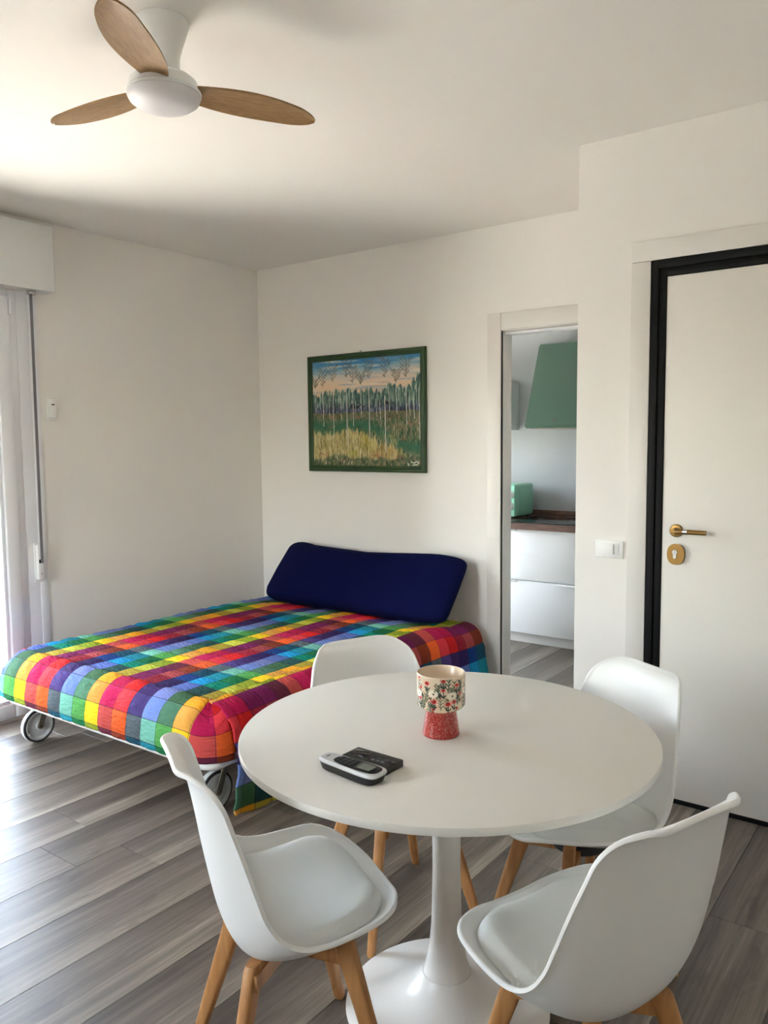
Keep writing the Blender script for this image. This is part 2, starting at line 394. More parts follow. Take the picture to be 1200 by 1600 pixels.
o = prism('lock_cylinder', poly, 1, LY-.016, LY-.0095, CHROME, esc); o['label'] = 'chrome keyhole cylinder'
box('keyhole', (LX-.0018, LY-.0165, 1.033), (LX-.0002, LY-.0159, 1.047), BLACK, esc)

# ------------------------------------------------------------------ small wall things
sw = thing('light_switch', (2.919, YN, 1.034), 'white wall switch plate with one square rocker, left of the entrance door', 'switch')
box('cover_plate', (-.061, -.009, -.038), (.061, -.0002, .038), PLAST, sw, .004)
box('module_strip', (-.042, -.0105, -.024), (.042, -.0085, .024), PLAST, sw, .001)
box('rocker', (-.0225, -.0155, -.0205), (.0215, -.0095, .0215), PLAST, sw, .0015)
rm = thing('wall_remote', (0, -1.616, 1.69), 'small white remote control in its holder on the left wall', 'remote control')
box('holder', (.0003, -.026, -.062), (.012, .026, .06), PLAST, rm, .004)
box('remote_body', (.0125, -.020, -.05), (.024, .020, .058), PLAST, rm, .005)
box('display', (.0235, -.009, .020), (.0252, .009, .026), BLACK, rm)

sb = thing('shutter_box', (0, W1, 2.31), 'white roller shutter box above the French window', 'shutter box')
box('casing_front', (.003, W0-.12-W1, .001), (.1, .097, .347), PLAST, sb, .006)
box('end_cap', (.004, .0975, .003), (.099, .101, .344), PLAST, sb, .002)
st = thing('shutter_strap', (.03, -1.736, .74), 'grey shutter pull strap hanging from the box beside the window', 'strap')
bm = bmesh.new()
p0, p1 = Vector((.046, 0, .11)), Vector((.052, .003, 1.56))
def ribbon(bm, p0, p1, hw, t):
    vs = []
    for p in (p0, p1):
        for dx, dy in ((-t, -hw), (t, -hw), (t, hw), (-t, hw)): vs.append(bm.verts.new(p+Vector((dx, dy, 0))))
    for f in ((0, 1, 2, 3), (7, 6, 5, 4), (0, 4, 5, 1), (1, 5, 6, 2), (2, 6, 7, 3), (3, 7, 4, 0)): bm.faces.new([vs[i] for i in f])
ribbon(bm, p0-Vector((.03, 0, 0)), p1-Vector((.03, 0, 0)), .008, .0008)
link('webbing', fin(bm, False), STRAP, st)
box('strap_guide', (.010, -.016, 1.548), (.045, .022, 1.5695), CHROME, st, .003)
wb = box('winder_plate', (-.0295, -.022, -.005), (-.022, .028, .215), PLAST, st, .003)
box('winder_body', (-.0218, -.016, .012), (.004, .020, .205), PLAST, st, .005)
box('winder_slot', (.0035, -.011, .105), (.0055, .013, .125), BLACK, st)
lathe('screw', [(0, 0), (.004, 0), (.004, .0015), (0, .0015)], STEEL, st, 12, Matrix.Translation((.004, .002, .045)) @ Matrix.Rotation(PI/2, 4, 'Y'))

# ------------------------------------------------------------------ painting
def stroke(img, x0, y0, x1, y1, wd, c, a=1.0):
    Hh, Ww = img.shape[:2]; L_ = max(2, int(math.hypot(x1-x0, y1-y0)*1.5)+1)
    for i in range(L_):
        t = i/(L_-1); x = x0+(x1-x0)*t; y = y0+(y1-y0)*t; r = wd/2
        for yy in range(max(0, int(round(y-r))), min(Hh, int(round(y+r))+1)):
            for xx in range(max(0, int(round(x-r))), min(Ww, int(round(x+r))+1)):
                if (xx-x)**2+(yy-y)**2 <= (r+.35)**2: img[yy, xx] = img[yy, xx]*(1-a)+np.array(c)*a
def blob(img, x, y, rx, ry, c, a=1.0):
    Hh, Ww = img.shape[:2]
    for yy in range(max(0, int(y-ry)), min(Hh, int(y+ry)+2)):
        for xx in range(max(0, int(x-rx)), min(Ww, int(x+rx)+2)):
            if ((xx-x)/max(rx, .5))**2+((yy-y)/max(ry, .5))**2 <= 1: img[yy, xx] = img[yy, xx]*(1-a)+np.array(c)*a
def make_painting(W_, H_):
    """naive landscape: streaked sky, bare birches, dark wood, meadow and ochre grass, as one array of colours"""
    g = random.Random(11); nr = np.random.RandomState(3)
    X = lambda u: u*W_; Y = lambda v: v*H_
    def nz(nx, ny):            # smooth value noise, nx by ny knots
        a = nr.rand(ny+2, nx+2); yy = np.linspace(0, ny, H_); xx = np.linspace(0, nx, W_)
        y0 = yy.astype(int); x0 = xx.astype(int); fy = (yy-y0)[:, None]; fx = (xx-x0)[None]; fy = fy*fy*(3-2*fy); fx = fx*fx*(3-2*fx)
        return (a[y0][:, x0]*(1-fy)*(1-fx)+a[y0+1][:, x0]*fy*(1-fx)+a[y0][:, x0+1]*(1-fy)*fx+a[y0+1][:, x0+1]*fy*fx)
    u = np.linspace(0, 1, W_)[None]*np.ones((H_, 1)); v = np.linspace(0, 1, H_)[:, None]*np.ones((1, W_))
    def ramp(t, st):
        return np.stack([np.interp(t, [q[0] for q in st], [q[1][k] for q in st]) for k in range(3)], -1)
    def mix(a, b, m): return a*(1-m[..., None])+np.array(b, float)*m[..., None]
    wob = (nz(5, 9)-.5)*.07+(nz(14, 40)-.5)*.03
    im = ramp(v+wob, [(0, (48, 122, 178)), (.045, (70, 138, 182)), (.09, (150, 176, 186)), (.14, (206, 196, 184)), (.2, (222, 200, 176)), (.27, (226, 196, 160)), (.4, (214, 184, 140))])
    st = np.clip((nz(6, 60)-.62)*3.2, 0, 1)*np.clip((.34-v)/.05, 0, 1); im = mix(im, (140, 160, 176), st*.6)
    st = np.clip((nz(5, 50)-.66)*3.5, 0, 1)*np.clip((.34-v)/.05, 0, 1); im = mix(im, (234, 218, 198), st*.7)
    # wood
    top = .315-.02*np.sin(u*7)-.035*np.clip((u-.25)/.3, 0, 1)-.10*np.clip((u-.88)/.12, 0, 1)-.05*np.exp(-((u-.76)/.05)**2)
    spikes = (nz(70, 1)-.5)*.075+(nz(150, 2)-.5)*.035
    wood = np.clip((v-(top+spikes))/.012, 0, 1)*(v < .6)
    tone = nz(110, 14)*.6+nz(200, 40)*.4
    wc = ramp(tone, [(.2, (48, 72, 72)), (.45, (74, 106, 96)), (.6, (104, 132, 116)), (.8, (158, 174, 158))])
    low = np.clip((v-.40)/.08, 0, 1)[..., None]
    wc = wc*(1-low)+ramp(tone, [(.25, (34, 42, 60)), (.5, (58, 68, 92)), (.75, (120, 124, 138))])*low
    im = im*(1-wood[..., None])+wc*wood[..., None]
    blk = (np.exp(-((u-.43)/.07)**2)+np.exp(-((u-.68)/.08)**2))*np.exp(-((v-.435)/.035)**2)*(nz(60, 40) > .58); im = mix(im, (24, 28, 30), np.clip(blk*1.3, 0, .9))
    # meadow
    edge = .49+(nz(12, 2)-.5)*.02; mead = np.clip((v-edge)/.01, 0, 1)
    mt = nz(90, 30)*.5+nz(170, 60)*.5
    mc = ramp(mt, [(.2, (44, 70, 46)), (.42, (64, 104, 66)), (.55, (112, 108, 78)), (.7, (126, 122, 92)), (.85, (150, 148, 118))])
    mc = mix(mc, (116, 96, 66), np.exp(-((v-.525)/.03)**2)*.55)
    band = np.exp(-((v-(.60+.30*np.clip(u-.3, 0, 1)+.04*np.sin(u*9)))/.055)**2); mc = mix(mc, (36, 100, 72), band*.72*(.5+mt))
    im = im*(1-mead[..., None])+mc*mead[..., None]
    ge = .665+.04*np.sin(u*13)*.5+np.where(u > .5, (u-.5)*.55, 0)+(nz(60, 2)-.5)*.09
    gm = np.clip((v-ge)/.03, 0, 1)*np.clip((.985-u)/.2, 0, 1)
    gt = nz(140, 9)*.7+nz(200, 30)*.3
    gc = ramp(gt, [(.2, (104, 96, 52)), (.42, (160, 146, 88)), (.6, (188, 174, 116)), (.8, (208, 198, 150))])
    gc = mix(gc, (176, 160, 44), np.exp(-((u-.54)/.07)**2-((v-.74)/.08)**2)*.75); gc = mix(gc, (176, 124, 66), np.exp(-((u-.72)/.10)**2-((v-.86)/.05)**2)*.5)
    im = im*(1-gm[..., None])+gc*gm[..., None]
    bm_ = np.clip((v-(.90+(nz(30, 2)-.5)*.07))/.03, 0, 1); bc = ramp(nz(90, 60), [(.2, (42, 62, 44)), (.5, (74, 96, 66)), (.8, (126, 112, 82))]); im = im*(1-bm_[..., None]*.85)+bc*bm_[..., None]*.85
    k_ = W_/218
    for uu, vv, k in ((.47, .55, 16), (.17, .63, 14), (.75, .55, 12), (.86, .74, 14), (.45, .69, 18), (.62, .90, 46), (.1, .90, 30), (.3, .95, 16), (.8, .92, 16), (.2, .53, 10), (.93, .6, 12)):
        for _ in range(k): blob(im, X(uu+g.gauss(0, .03)), Y(vv+g.gauss(0, .013)), g.uniform(.5, 1.5)*k_, g.uniform(.5, 1.3)*k_, g.choice([(168, 86, 66), (176, 104, 82), (132, 66, 54), (182, 122, 94)]), .7)
    blob(im, X(.39), Y(.875), 11*k_, 3.6*k_, (168, 166, 60), .7)
    for _ in range(420):       # grass blades
        uu = g.uniform(0, .8); vv = g.uniform(.72, .93); sw = g.uniform(-3.5, 3.5)*k_
        stroke(im, X(uu), Y(vv), X(uu)+sw, Y(vv-g.uniform(.03, .08)), .5*k_, g.choice([(196, 184, 128), (160, 144, 76), (120, 116, 64), (206, 196, 150)]), .55)
    for uu, v0, v1, wd, cr, hh in ((.105, .24, .62, .9, .09, .15), (.205, .2, .70, 1, .05, .15), (.335, .17, .81, 1.3, .0, .17), (.395, .22, .62, .8, .07, .15), (.545, .19, .76, 1.2, .03, .16), (.69, .36, .87, 1.6, .02, .17),
                              (.875, .2, .62, 1.2, .04, .16), (.47, .24, .55, .7, .15, .09), (.79, .24, .52, .8, .14, .10), (.61, .38, .54, .7, 0, 0), (.645, .38, .57, .7, 0, 0), (.725, .32, .50, .8, 0, 0), (.94, .36, .57, 1, 0, 0),
                              (.03, .25, .5, .6, .17, .08), (.165, .36, .55, .6, 0, 0), (.28, .36, .57, .6, 0, 0), (.985, .3, .75, 1, 0, 0), (.905, .46, .54, .7, 0, 0)):
        stroke(im, X(uu-.003), Y(v0), X(uu+.004), Y(v1), wd*k_*.8, (206, 204, 192), .85)
        if wd > 1.1: stroke(im, X(uu+.006), Y(v0+.3), X(uu+.008), Y(v1), .5*k_, (116, 114, 104), .6)
        if hh:
            c0 = (92, 84, 60); stroke(im, X(uu), Y(cr), X(uu), Y(cr+hh), .4*k_, c0, .85)
            for q in range(9):
                yy = cr+hh*(.12+.86*(q+g.uniform(-.3, .3))/8); sgn = 1 if q % 2 else -1
                ln = (.016+.030*math.sin(PI*min(1, (q+1.5)/9.5)))*g.uniform(.75, 1.2); up = g.uniform(.9, 1.5)
                stroke(im, X(uu), Y(yy), X(uu+sgn*ln), Y(yy-ln*up), .45*k_, c0, .85)
                for z in (.35, .6, .85, 1): blob(im, X(uu+sgn*ln*z+g.uniform(-.006, .006)), Y(yy-ln*up*z-.008), .8*k_, 1.0*k_, (98, 98, 66), .6)
    for uu, vv in ((.235, .94), (.30, .975), (.345, .98), (.375, .975), (.245, .9), (.46, .88), (.12, .98)): stroke(im, X(uu), Y(vv), X(uu+.006), Y(vv-.03), .8*k_, (216, 214, 196), .8)
    for p in (((.885, .965), (.895, .985)), ((.915, .95), (.935, .965)), ((.935, .965), (.955, .95)), ((.925, .985), (.95, .975)), ((.955, .985), (.98, .96)), ((.96, .95), (.975, .955))):
        stroke(im, X(p[0][0]), Y(p[0][1]), X(p[1][0]), Y(p[1][1]), 1.2*k_, (214, 216, 200), .85)
    im += nr.normal(0, 6, im.shape)
    return np.clip(im, 0, 255)
pt = thing('framed_painting', (.957, 0, 1.297), 'painting of pale birches in a dark green wooden frame on the back wall', 'painting')
PWD, PHT, FRW = .952, .768, .040
bm = bmesh.new()
prof = [(0, -.004), (0, -.022), (.006, -.030), (.020, -.031), (.026, -.024), (.036, -.021), (.040, -.017), (.040, -.004)]
cor = [(-PWD/2, 0, 1, 1), (PWD/2, 0, -1, 1), (PWD/2, PHT, -1, -1), (-PWD/2, PHT, 1, -1)]
def frame_side(k):
    bm = bmesh.new(); A, B = cor[k], cor[(k+1) % 4]
    ra = [bm.verts.new((A[0]+A[2]*d, y, A[1]+A[3]*d)) for d, y in prof]; rb = [bm.verts.new((B[0]+B[2]*d, y, B[1]+B[3]*d)) for d, y in prof]
    nn = len(prof)
    for i in range(nn): bm.faces.new((ra[i], ra[(i+1) % nn], rb[(i+1) % nn], rb[i]))
    bm.faces.new(ra); bm.faces.new(rb[::-1]); return fin(bm, angle=25)
for k in range(4): link('frame_rail' if k % 2 == 0 else 'frame_stile', frame_side(k), GREENF, pt)
PW_, PH_ = 380, 300
img = make_painting(PW_, PH_)
V = []; F = []; u0, u1, z0, z1 = -PWD/2+FRW-.004, PWD/2-FRW+.004, FRW-.004, PHT-FRW+.004
for j in range(PH_+1):
    for i in range(PW_+1): V.append((u0+(u1-u0)*i/PW_, -.016, z1+(z0-z1)*j/PH_))
for j in range(PH_):
    for i in range(PW_): q = j*(PW_+1)+i; F.append((q, q+PW_+1, q+PW_+2, q+1))
link('canvas', print_mesh(V, F, lin_np(img).reshape(-1, 3)), attr_mat('oil_paint', .55, .5, 160), pt)
box('backing', (u0, -.014, z0), (u1, -.003, z1), WALNUT, pt)
lathe('hanging_nail', [(0, 0), (.004, 0), (.004, .012), (0, .012)], STEEL, pt, 10, Matrix.Translation((-.03, 0, PHT+.008)) @ rot_y)

# ------------------------------------------------------------------ ceiling fan
fan = thing('ceiling_fan', (2.2, -2.54, H), 'white ceiling fan with three tan wooden blades and a round light', 'ceiling fan')
lathe('mount', [(0, -.0002), (.075, -.0002), (.077, -.006), (.075, -.012), (.068, -.035), (.056, -.07), (.048, -.10), (.047, -.135), (.052, -.150), (0, -.150)], PLAST, fan, 48)
lathe('motor_housing', [(0, -.150), (.060, -.151), (.085, -.158), (.096, -.168), (.098, -.193), (0, -.193)], PLAST, fan, 48)
lathe('light_ring', [(0, -.1932), (.104, -.1932), (.107, -.197), (.106, -.204), (0, -.204)], PLAST, fan, 48)
lathe('light_diffuser', [(0, -.2042), (.103, -.2042), (.1035, -.211), (.098, -.221), (.083, -.232), (.06, -.240), (.03, -.245), (0, -.246)], mat('opal_diffuser', (224, 222, 224), .45), fan, 48)
def blade_mesh():
    bm = bmesh.new(); N, K = 36, 9; rows = []
    for i in range(N+1):
        t = i/N; r = .075+t*.406
        le = .036+.030*math.sin(PI*min(1, t*.95)**.8)*(1-.25*t)      # leading side half width
        te = .034+.036*math.sin(PI*t)
        sweep = .002*math.sin(PI*t)+.022*t*t
        if t > .80: q = math.sqrt(max(0, 1-((t-.80)/.20)**2)); le *= q; te *= q
        if i == N: le = te = .004
        tilt = math.radians(9-3*t); row = []
        for k in range(K+1):
            s = k/K; wv = -te+(le+te)*s
            x = r; y = sweep+wv*math.cos(tilt); z = -wv*math.sin(tilt)+.005*math.sin(PI*s)-.004*t
            row.append((x, y, z))
        rows.append(row)
    top = [[bm.verts.new((x, y, z+.003)) for x, y, z in r] for r in rows]; bot = [[bm.verts.new((x, y, z-.003)) for x, y, z in r] for r in rows]
    for i in range(N):
        for k in range(K):
            bm.faces.new((top[i][k], top[i+1][k], top[i+1][k+1], top[i][k+1])); bm.faces.new((bot[i][k], bot[i][k+1], bot[i+1][k+1], bot[i+1][k]))
        bm.faces.new((top[i][0], bot[i][0], bot[i+1][0], top[i+1][0])); bm.faces.new((top[i][K], top[i+1][K], bot[i+1][K], bot[i][K]))
    for k in range(K):
        bm.faces.new((top[0][k], top[0][k+1], bot[0][k+1], bot[0][k])); bm.faces.new((top[N][k+1], top[N][k], bot[N][k], bot[N][k+1]))
    return fin(bm, angle=60)
bmesh_blade = blade_mesh(); bmesh_blade.materials.append(FANWOOD)
for a in (64, 184, 304):
    b = link('blade', bmesh_blade, None, fan); b.location = (0, 0, -.183); b.rotation_euler = (0, 0, math.radians(a))
    bk = box('blade_bracket', (.062, -.028, -.006), (.092, .028, .009), BLACK, b, .004)

# ------------------------------------------------------------------ sofa bed
bed = thing('sofa_bed', (1.1, -1.1, 0), 'low folded-out sofa bed with white metal frame on big white wheels', 'bed')
def bp(*p): return (p[0]-1.1, p[1]+1.1, p[2])
BX0, BX1, BY0, BY1 = .30, 1.83, -2.125, -.10
rail = []
def corner_path(r=.05):
    pts = [(BX0+.02, BY1)]
    for cx, cy, a0 in ((BX0+.02+r, BY0+.02+r, 180), (BX1-.02-r, BY0+.02+r, 270)):
        for k in range(7): a = math.radians(a0+15*k); pts.append((cx+r*math.cos(a), cy+r*math.sin(a)))
    pts.append((BX1-.02, BY1)); return pts
tube('frame_tube', [bp(x, y, .239) for x, y in corner_path()], .018, BEDMET, bed, 12)
boxes('slat', [(bp(BX0+.04, y, .236), bp(BX1-.04, y+.05, .246)) for y in np.arange(-1.95, -.2, .16)], wood_mat('bed_slat', (196, 160, 116), (216, 182, 140)), bed)
bm = bmesh.new(); add_box(bm, bp(BX0+.05, BY0+.06, .258), bp(BX1-.045, BY1, .392), .04, 3)
link('mattress', fin(bm), mat('ticking', (220, 216, 208), .9), bed)
for x in (.42, 1.74): boxes('rear_leg', [(bp(x-.02, -.35, .0), bp(x+.02, -.31, .225))], BEDMET, bed, .004)
for wx in (.388, 1.705):
    s = 1
    mt = Matrix.Translation(bp(wx, -2.0, .083)) @ Matrix.Rotation(PI/2, 4, 'Y')
    wh = lathe('wheel', [(0, -.018), (.060, -.018), (.066, -.021), (.071, -.020), (.071, .017), (.069, .0205), (.060, .018), (.056, .0145), (.018, .0145), (.016, .018), (0, .018)], WHEEL, bed, 48, mt)
    lathe('tyre', [(.0712, -.019), (.078, -.019), (.083, -.012), (.083, .013), (.079, .0195), (.0712, .0195)], WHEEL, wh, 48, mt)
    lathe('tyre_band', [(.0735, .0197), (.080, .0197), (.0832, .0165), (.0838, .012), (.083, .0115), (.0735, .0190)], RUBBER, wh, 48, mt)
    bm = bmesh.new()
    dirv = Vector((0, .36, .933))
    for side in (-.030, .026):
        poly = []
        for k in range(9): a = PI+PI*k/8; poly.append((math.cos(a)*.0145, math.sin(a)*.0145))
        poly = poly+[(.0145, .14), (-.0145, .14)]
        A, B = [], []
        for u, v in poly:
            q = Vector((0, u*.933+v*.36, -u*.36+v*.933))
            A.append(bm.verts.new(Vector(bp(wx+side, -2.0, .083))+q)); B.append(bm.verts.new(Vector(bp(wx+side+.004, -2.0, .083))+q))
        bm.faces.new(A); bm.faces.new(B[::-1])
        for k in range(len(A)): bm.faces.new((A[k], B[k], B[(k+1) % len(A)], A[(k+1) % len(A)]))
    fk = link('wheel_fork', fin(bm, angle=30), STEEL, bed)
    lathe('axle_bolt', [(0, .030), (.0055, .030), (.0055, .035), (.003, .0365), (0, .0365)], mat('bolt_dark', (90, 80, 66), .4, .7), fk, 12, mt)

# ------------------------------------------------------------------ patchwork quilt
WEFT = {  # colour of each woven patch: [weft][warp], warp order blue green yellow magenta red purple
 'G': [(32, 140, 160), (24, 112, 66), (150, 168, 44), (112, 44, 66), (140, 58, 36), (24, 78, 100)],
 'Y': [(124, 196, 176), (88, 166, 84), (250, 208, 36), (208, 84, 80), (242, 104, 46), (92, 104, 112)],
 'M': [(118, 144, 210), (84, 132, 104), (228, 164, 74), (204, 32, 92), (232, 62, 72), (78, 62, 126)],
 'R': [(120, 132, 190), (66, 106, 72), (238, 168, 40), (184, 22, 74), (222, 36, 34), (62, 42, 96)],
 'P': [(96, 116, 186), (44, 84, 80), (176, 156, 54), (124, 30, 84), (160, 38, 56), (46, 30, 84)],
 'B': [(28, 152, 208), (6, 132, 106), (204, 206, 74), (126, 34, 90), (172, 74, 74), (22, 60, 126)]}
ORDER = 'GYMRPB'; CELL = .0975; XC0 = .265; ZR0 = .2745; SUB = 6
def patch_color(col, row):
    c = np.array(WEFT[ORDER[int(row) % 6]][int(col) % 6], float)
    g = random.Random(int(col)*131+int(row)*17); return c*(1+g.uniform(-.06, .06))
QV, QF, QC, QUV, QG = [], [], [], [], []
ZT = .462
def grid(fn, us, vs, cr):
    """fn(u,v)->(pos, normal); cr(u,v)->(col,row)"""
    base = len(QV); n = len(vs)
    for u in us:
        for v in vs:
            p, nn = fn(u, v); c, r = cr(u, v); p = Vector(p)
            fc, frr = c % 1, r % 1
            pf = (abs(math.sin(PI*fc))**.55)*(abs(math.sin(PI*frr))**.55)
            wr = noise.noise(Vector((c*2.2, r*1.1, 1.7)))*.5+noise.noise(Vector((c*7, r*3.2, 4.0)))*.35+noise.noise(Vector((c*15, r*9, 9.0)))*.15
            p = p+Vector(nn)*(.0062*pf+.0095*wr*(.3+pf))
            QV.append(p); QUV.append((c, r))
    for i in range(len(us)-1):
        for j in range(n-1):
            q = base+i*n+j; QF.append((q, q+n, q+n+1, q+1))
            c, r = cr((us[i]+us[i+1])/2, (vs[j]+vs[j+1])/2); QC.append(patch_color(math.floor(c+1e-4), math.floor(r+1e-4)))
XA, XB = .338, 1.708          # flat part of the top
YA, YB = -2.005, -.075
RF, RR = -(YA+2.14), 1.865-XB
ER = .13
def edge_profile(l, reach, zbot):
    """cross-section over the mattress edge: arc length l from the flat top -> (outward offset, z, nx, nz)"""
    r = ER; arc = PI/2*r
    if l < arc:
        a = l/r; return (reach-r+r*math.sin(a), ZT-r+r*math.cos(a), math.sin(a), math.cos(a))
    return (reach+.006*math.sin(min(1, (l-arc)/.08)*PI), ZT-r-(l-arc), 1, 0)
REACH = .135
ARC = PI/2*ER; FLAT = REACH-ER
# arc length of a point on the front face measured so that z = ZR0 is row 0's top edge
CR = .091; L1 = FLAT+ER*math.acos((.372-ZT+ER)/ER)
def row_front(l): return 2+(L1-l)/CR
def row_top(y): return 2+(L1+(y-YA))/CR
STEP = CELL/SUB
def span(a, b, phase, STEP=STEP):
    """samples from a to b that hit the patch borders"""
    k0 = math.ceil((a-phase)/STEP-1e-6); out = [a]
    while phase+k0*STEP < b-1e-6:
        if phase+k0*STEP > a+1e-6: out.append(phase+k0*STEP)
        k0 += 1
    return out+[b]
def sag(x, y):
    return -min(1, max(0, (y+.60)/.35))**1.5*(.030+.022*min(1, max(0, (x-1.25)/.45)))+.006*noise.noise(Vector((x*2.1, y*1.6, .3)))+.004*noise.noise(Vector((x*6, y*4, .7)))
col_x = lambda x: (x-XC0)/CELL
yph = YA-L1; RS = CR/SUB
xs = span(XA, XB, XC0); ys = span(YA, YB, yph, RS)
grid(lambda x, y: ((x, y, ZT+sag(x, y)), (0, 0, 1)), xs, ys, lambda x, y: (col_x(x), row_top(y)))
# front face
LB = FLAT+ARC+ZT-ER-.258
ls = [0]+[l for l in (L1+CR-k*RS for k in range(40, -6, -1)) if .002 < l < LB-.002]+[LB]
def fr(x, l):
    o, z, a, b = edge_profile(l-FLAT if l > FLAT else 0, REACH, 0)
    if l <= FLAT: o, z, a, b = l, ZT, 0, 1
    z += sag(x, YA)*max(0, 1-l/.1)
    return ((x, YA-o, z), (0, -a, b))
grid(fr, xs, ls, lambda x, l: (col_x(x), row_front(l)-0))
# left side, folded over the far edge
lsl = [XA-v for v in span(XC0-.02, XA, XC0)][::-1]
def lf(y, l):
    o, z, a, b = edge_profile(max(0, l-FLAT), REACH, 0)
    if l <= FLAT: o, z, a, b = l, ZT, 0, 1
    z += sag(XA, y)*max(0, 1-l/.1)
    return ((XA-o, y, z), (-a, 0, b))
grid(lf, ys, lsl+[.22, .26], lambda y, l: (col_x(XA-l), row_top(y)))
# front corners
def corner(cx, cy, a0, a1, c0, sgn):
    def f(a, l):
        o, z, na, nb = edge_profile(max(0, l-FLAT), REACH, 0)
        if l <= FLAT: o, z, na, nb = l, ZT, 0, 1
        z += sag(cx, cy)*max(0, 1-l/.1)
        d = Vector((math.cos(a), math.sin(a), 0))
        z -= .030*math.sin(min(1, l/.2)*PI)*math.sin((a-a0)/(a1-a0)*PI)
        return ((cx+d.x*o, cy+d.y*o, z), (d.x*na, d.y*na, nb))
    n = 15; grid(f, [a0+(a1-a0)*k/n for k in range(n+1)], ls, lambda a, l: (c0+sgn*(a-a0)*.125/CELL, row_front(l)))
corner(XB, YA, -PI/2, -.12, col_x(XB), 1)
corner(XA, YA, -PI/2, -PI, col_x(XA), 1)
# right side: hangs to the floor in soft folds
YD = YA+.06
ysr = span(YA, YB, yph, RS)
def drape(y, l):
    o, z, a, b = edge_profile(max(0, l-FLAT), REACH, 0)
    if l <= FLAT: o, z, a, b = l, ZT, 0, 1
    h = max(0, l-ARC)/.33; h = min(h, 1.05)
    fold = (.016*math.sin(y*11+1.0)+.010*math.sin(y*23+.4)+.008*noise.noise(Vector((y*5, 2, l*3))))*h
    back = max(0, (y+.55)/.5)
    fr_ = max(0, 1-(y-YA)/.45)
    o += .012+.006*fr_+fold*(1-.6*fr_)+.03*h-.062*h*fr_+.05*h*back
    yy = y+.02*h*noise.noise(Vector((y*3, 8, 0)))
    front = max(0, 1-(y-YA)/.12)
    yy += .035*front*h+.012*front*math.sin(h*5)
    z = max(z, .012+.004*math.sin(y*40))
    z += sag(XB, y)*max(0, 1-l/.3)
    return ((XB+o, yy, z), (a, 0, b))
LD = ARC+FLAT+(ZT-ER)-.014
l0 = (math.floor(col_x(XB))+1-col_x(XB))*CELL
lsd = [0]+[l for l in (l0+k*STEP for k in range(-8, 40)) if .002 < l < LD-.002]+[LD, LD+.03]
grid(drape, [YA-.028, YA-.014]+ysr, lsd, lambda y, l: (col_x(XB)+l/CELL, row_top(y)-max(0, 1-(y-YA)/.7)))
me = print_mesh(QV, QF, lin_np(np.array(QC))*.86)
uv = me.uv_layers.new(name='patch')
li = np.empty(len(me.loops), np.int32); me.loops.foreach_get('vertex_index', li)
uv.data.foreach_set('uv', np.array(QUV, np.float32)[li].ravel())
bm = bmesh.new(); bm.from_mesh(me); bmesh.ops.remove_doubles(bm, verts=bm.verts, dist=.0008); bm.to_mesh(me); bm.free()
qm = attr_mat('patch_cotton', .85, spec=.15); n = qm.node_tree.nodes; L = qm.node_tree.links; b = n['Principled BSDF']
uvn = n.new('ShaderNodeUVMap'); uvn.uv_map = 'patch'; sp = n.new('ShaderNodeSeparateXYZ'); L.new(uvn.outputs[0], sp.inputs[0])
def line(o, wd):
    a = n.new('ShaderNodeMath'); a.operation = 'PINGPONG'; a.inputs[1].default_value = .5; L.new(o, a.inputs[0])
    c = n.new('ShaderNodeMath'); c.operation = 'LESS_THAN'; c.inputs[1].default_value = wd; L.new(a.outputs[0], c.inputs[0]); return c.outputs[0]
mxm = n.new('ShaderNodeMath'); mxm.operation = 'MAXIMUM'; L.new(line(sp.outputs[0], .009), mxm.inputs[0]); L.new(line(sp.outputs[1], .012), mxm.inputs[1])
at = [q for q in n if q.type == 'ATTRIBUTE'][0]
wv = n.new('ShaderNodeTexNoise'); wv.inputs['Scale'].default_value = 1; wv.inputs['Detail'].default_value = 4
mp = n.new('ShaderNodeMapping'); mp.inputs['Scale'].default_value = (26, 26, 1); L.new(uvn.outputs[0], mp.inputs[0]); L.new(mp.outputs[0], wv.inputs['Vector'])
hs = n.new('ShaderNodeHueSaturation'); L.new(at.outputs['Color'], hs.inputs['Color'])
mr = n.new('ShaderNodeMapRange'); mr.inputs[3].default_value = .8; mr.inputs[4].default_value = 1.2; L.new(wv.outputs['Fac'], mr.inputs[0]); L.new(mr.outputs[0], hs.inputs['Value'])
thr = n.new('ShaderNodeMix'); thr.data_type = 'RGBA'; L.new(mxm.outputs[0], thr.inputs[0]); L.new(hs.outputs[0], thr.inputs[6]); thr.inputs[7].default_value = (*lin((30, 18, 34)), 1)
L.new(thr.outputs[2], b.inputs['Base Color'])
bpn = n.new('ShaderNodeBump'); bpn.inputs['Strength'].default_value = 1.0; bpn.inputs['Distance'].default_value = .012
mp2 = n.new('ShaderNodeMapping'); mp2.inputs['Scale'].default_value = (3.2, 7, 1); nz2 = n.new('ShaderNodeTexNoise'); nz2.inputs['Scale'].default_value = 1; nz2.inputs['Detail'].default_value = 3
L.new(uvn.outputs[0], mp2.inputs[0]); L.new(mp2.outputs[0], nz2.inputs['Vector']); L.new(nz2.outputs['Fac'], bpn.inputs['Height']); L.new(bpn.outputs[0], b.inputs['Normal'])
quilt = link('quilt', me, qm)
so = quilt.modifiers.new('thickness', 'SOLIDIFY'); so.thickness = .008; so.offset = -1
tag(quilt, 'rainbow patchwork quilt spread over the bed, hanging to the floor on one side', 'quilt')

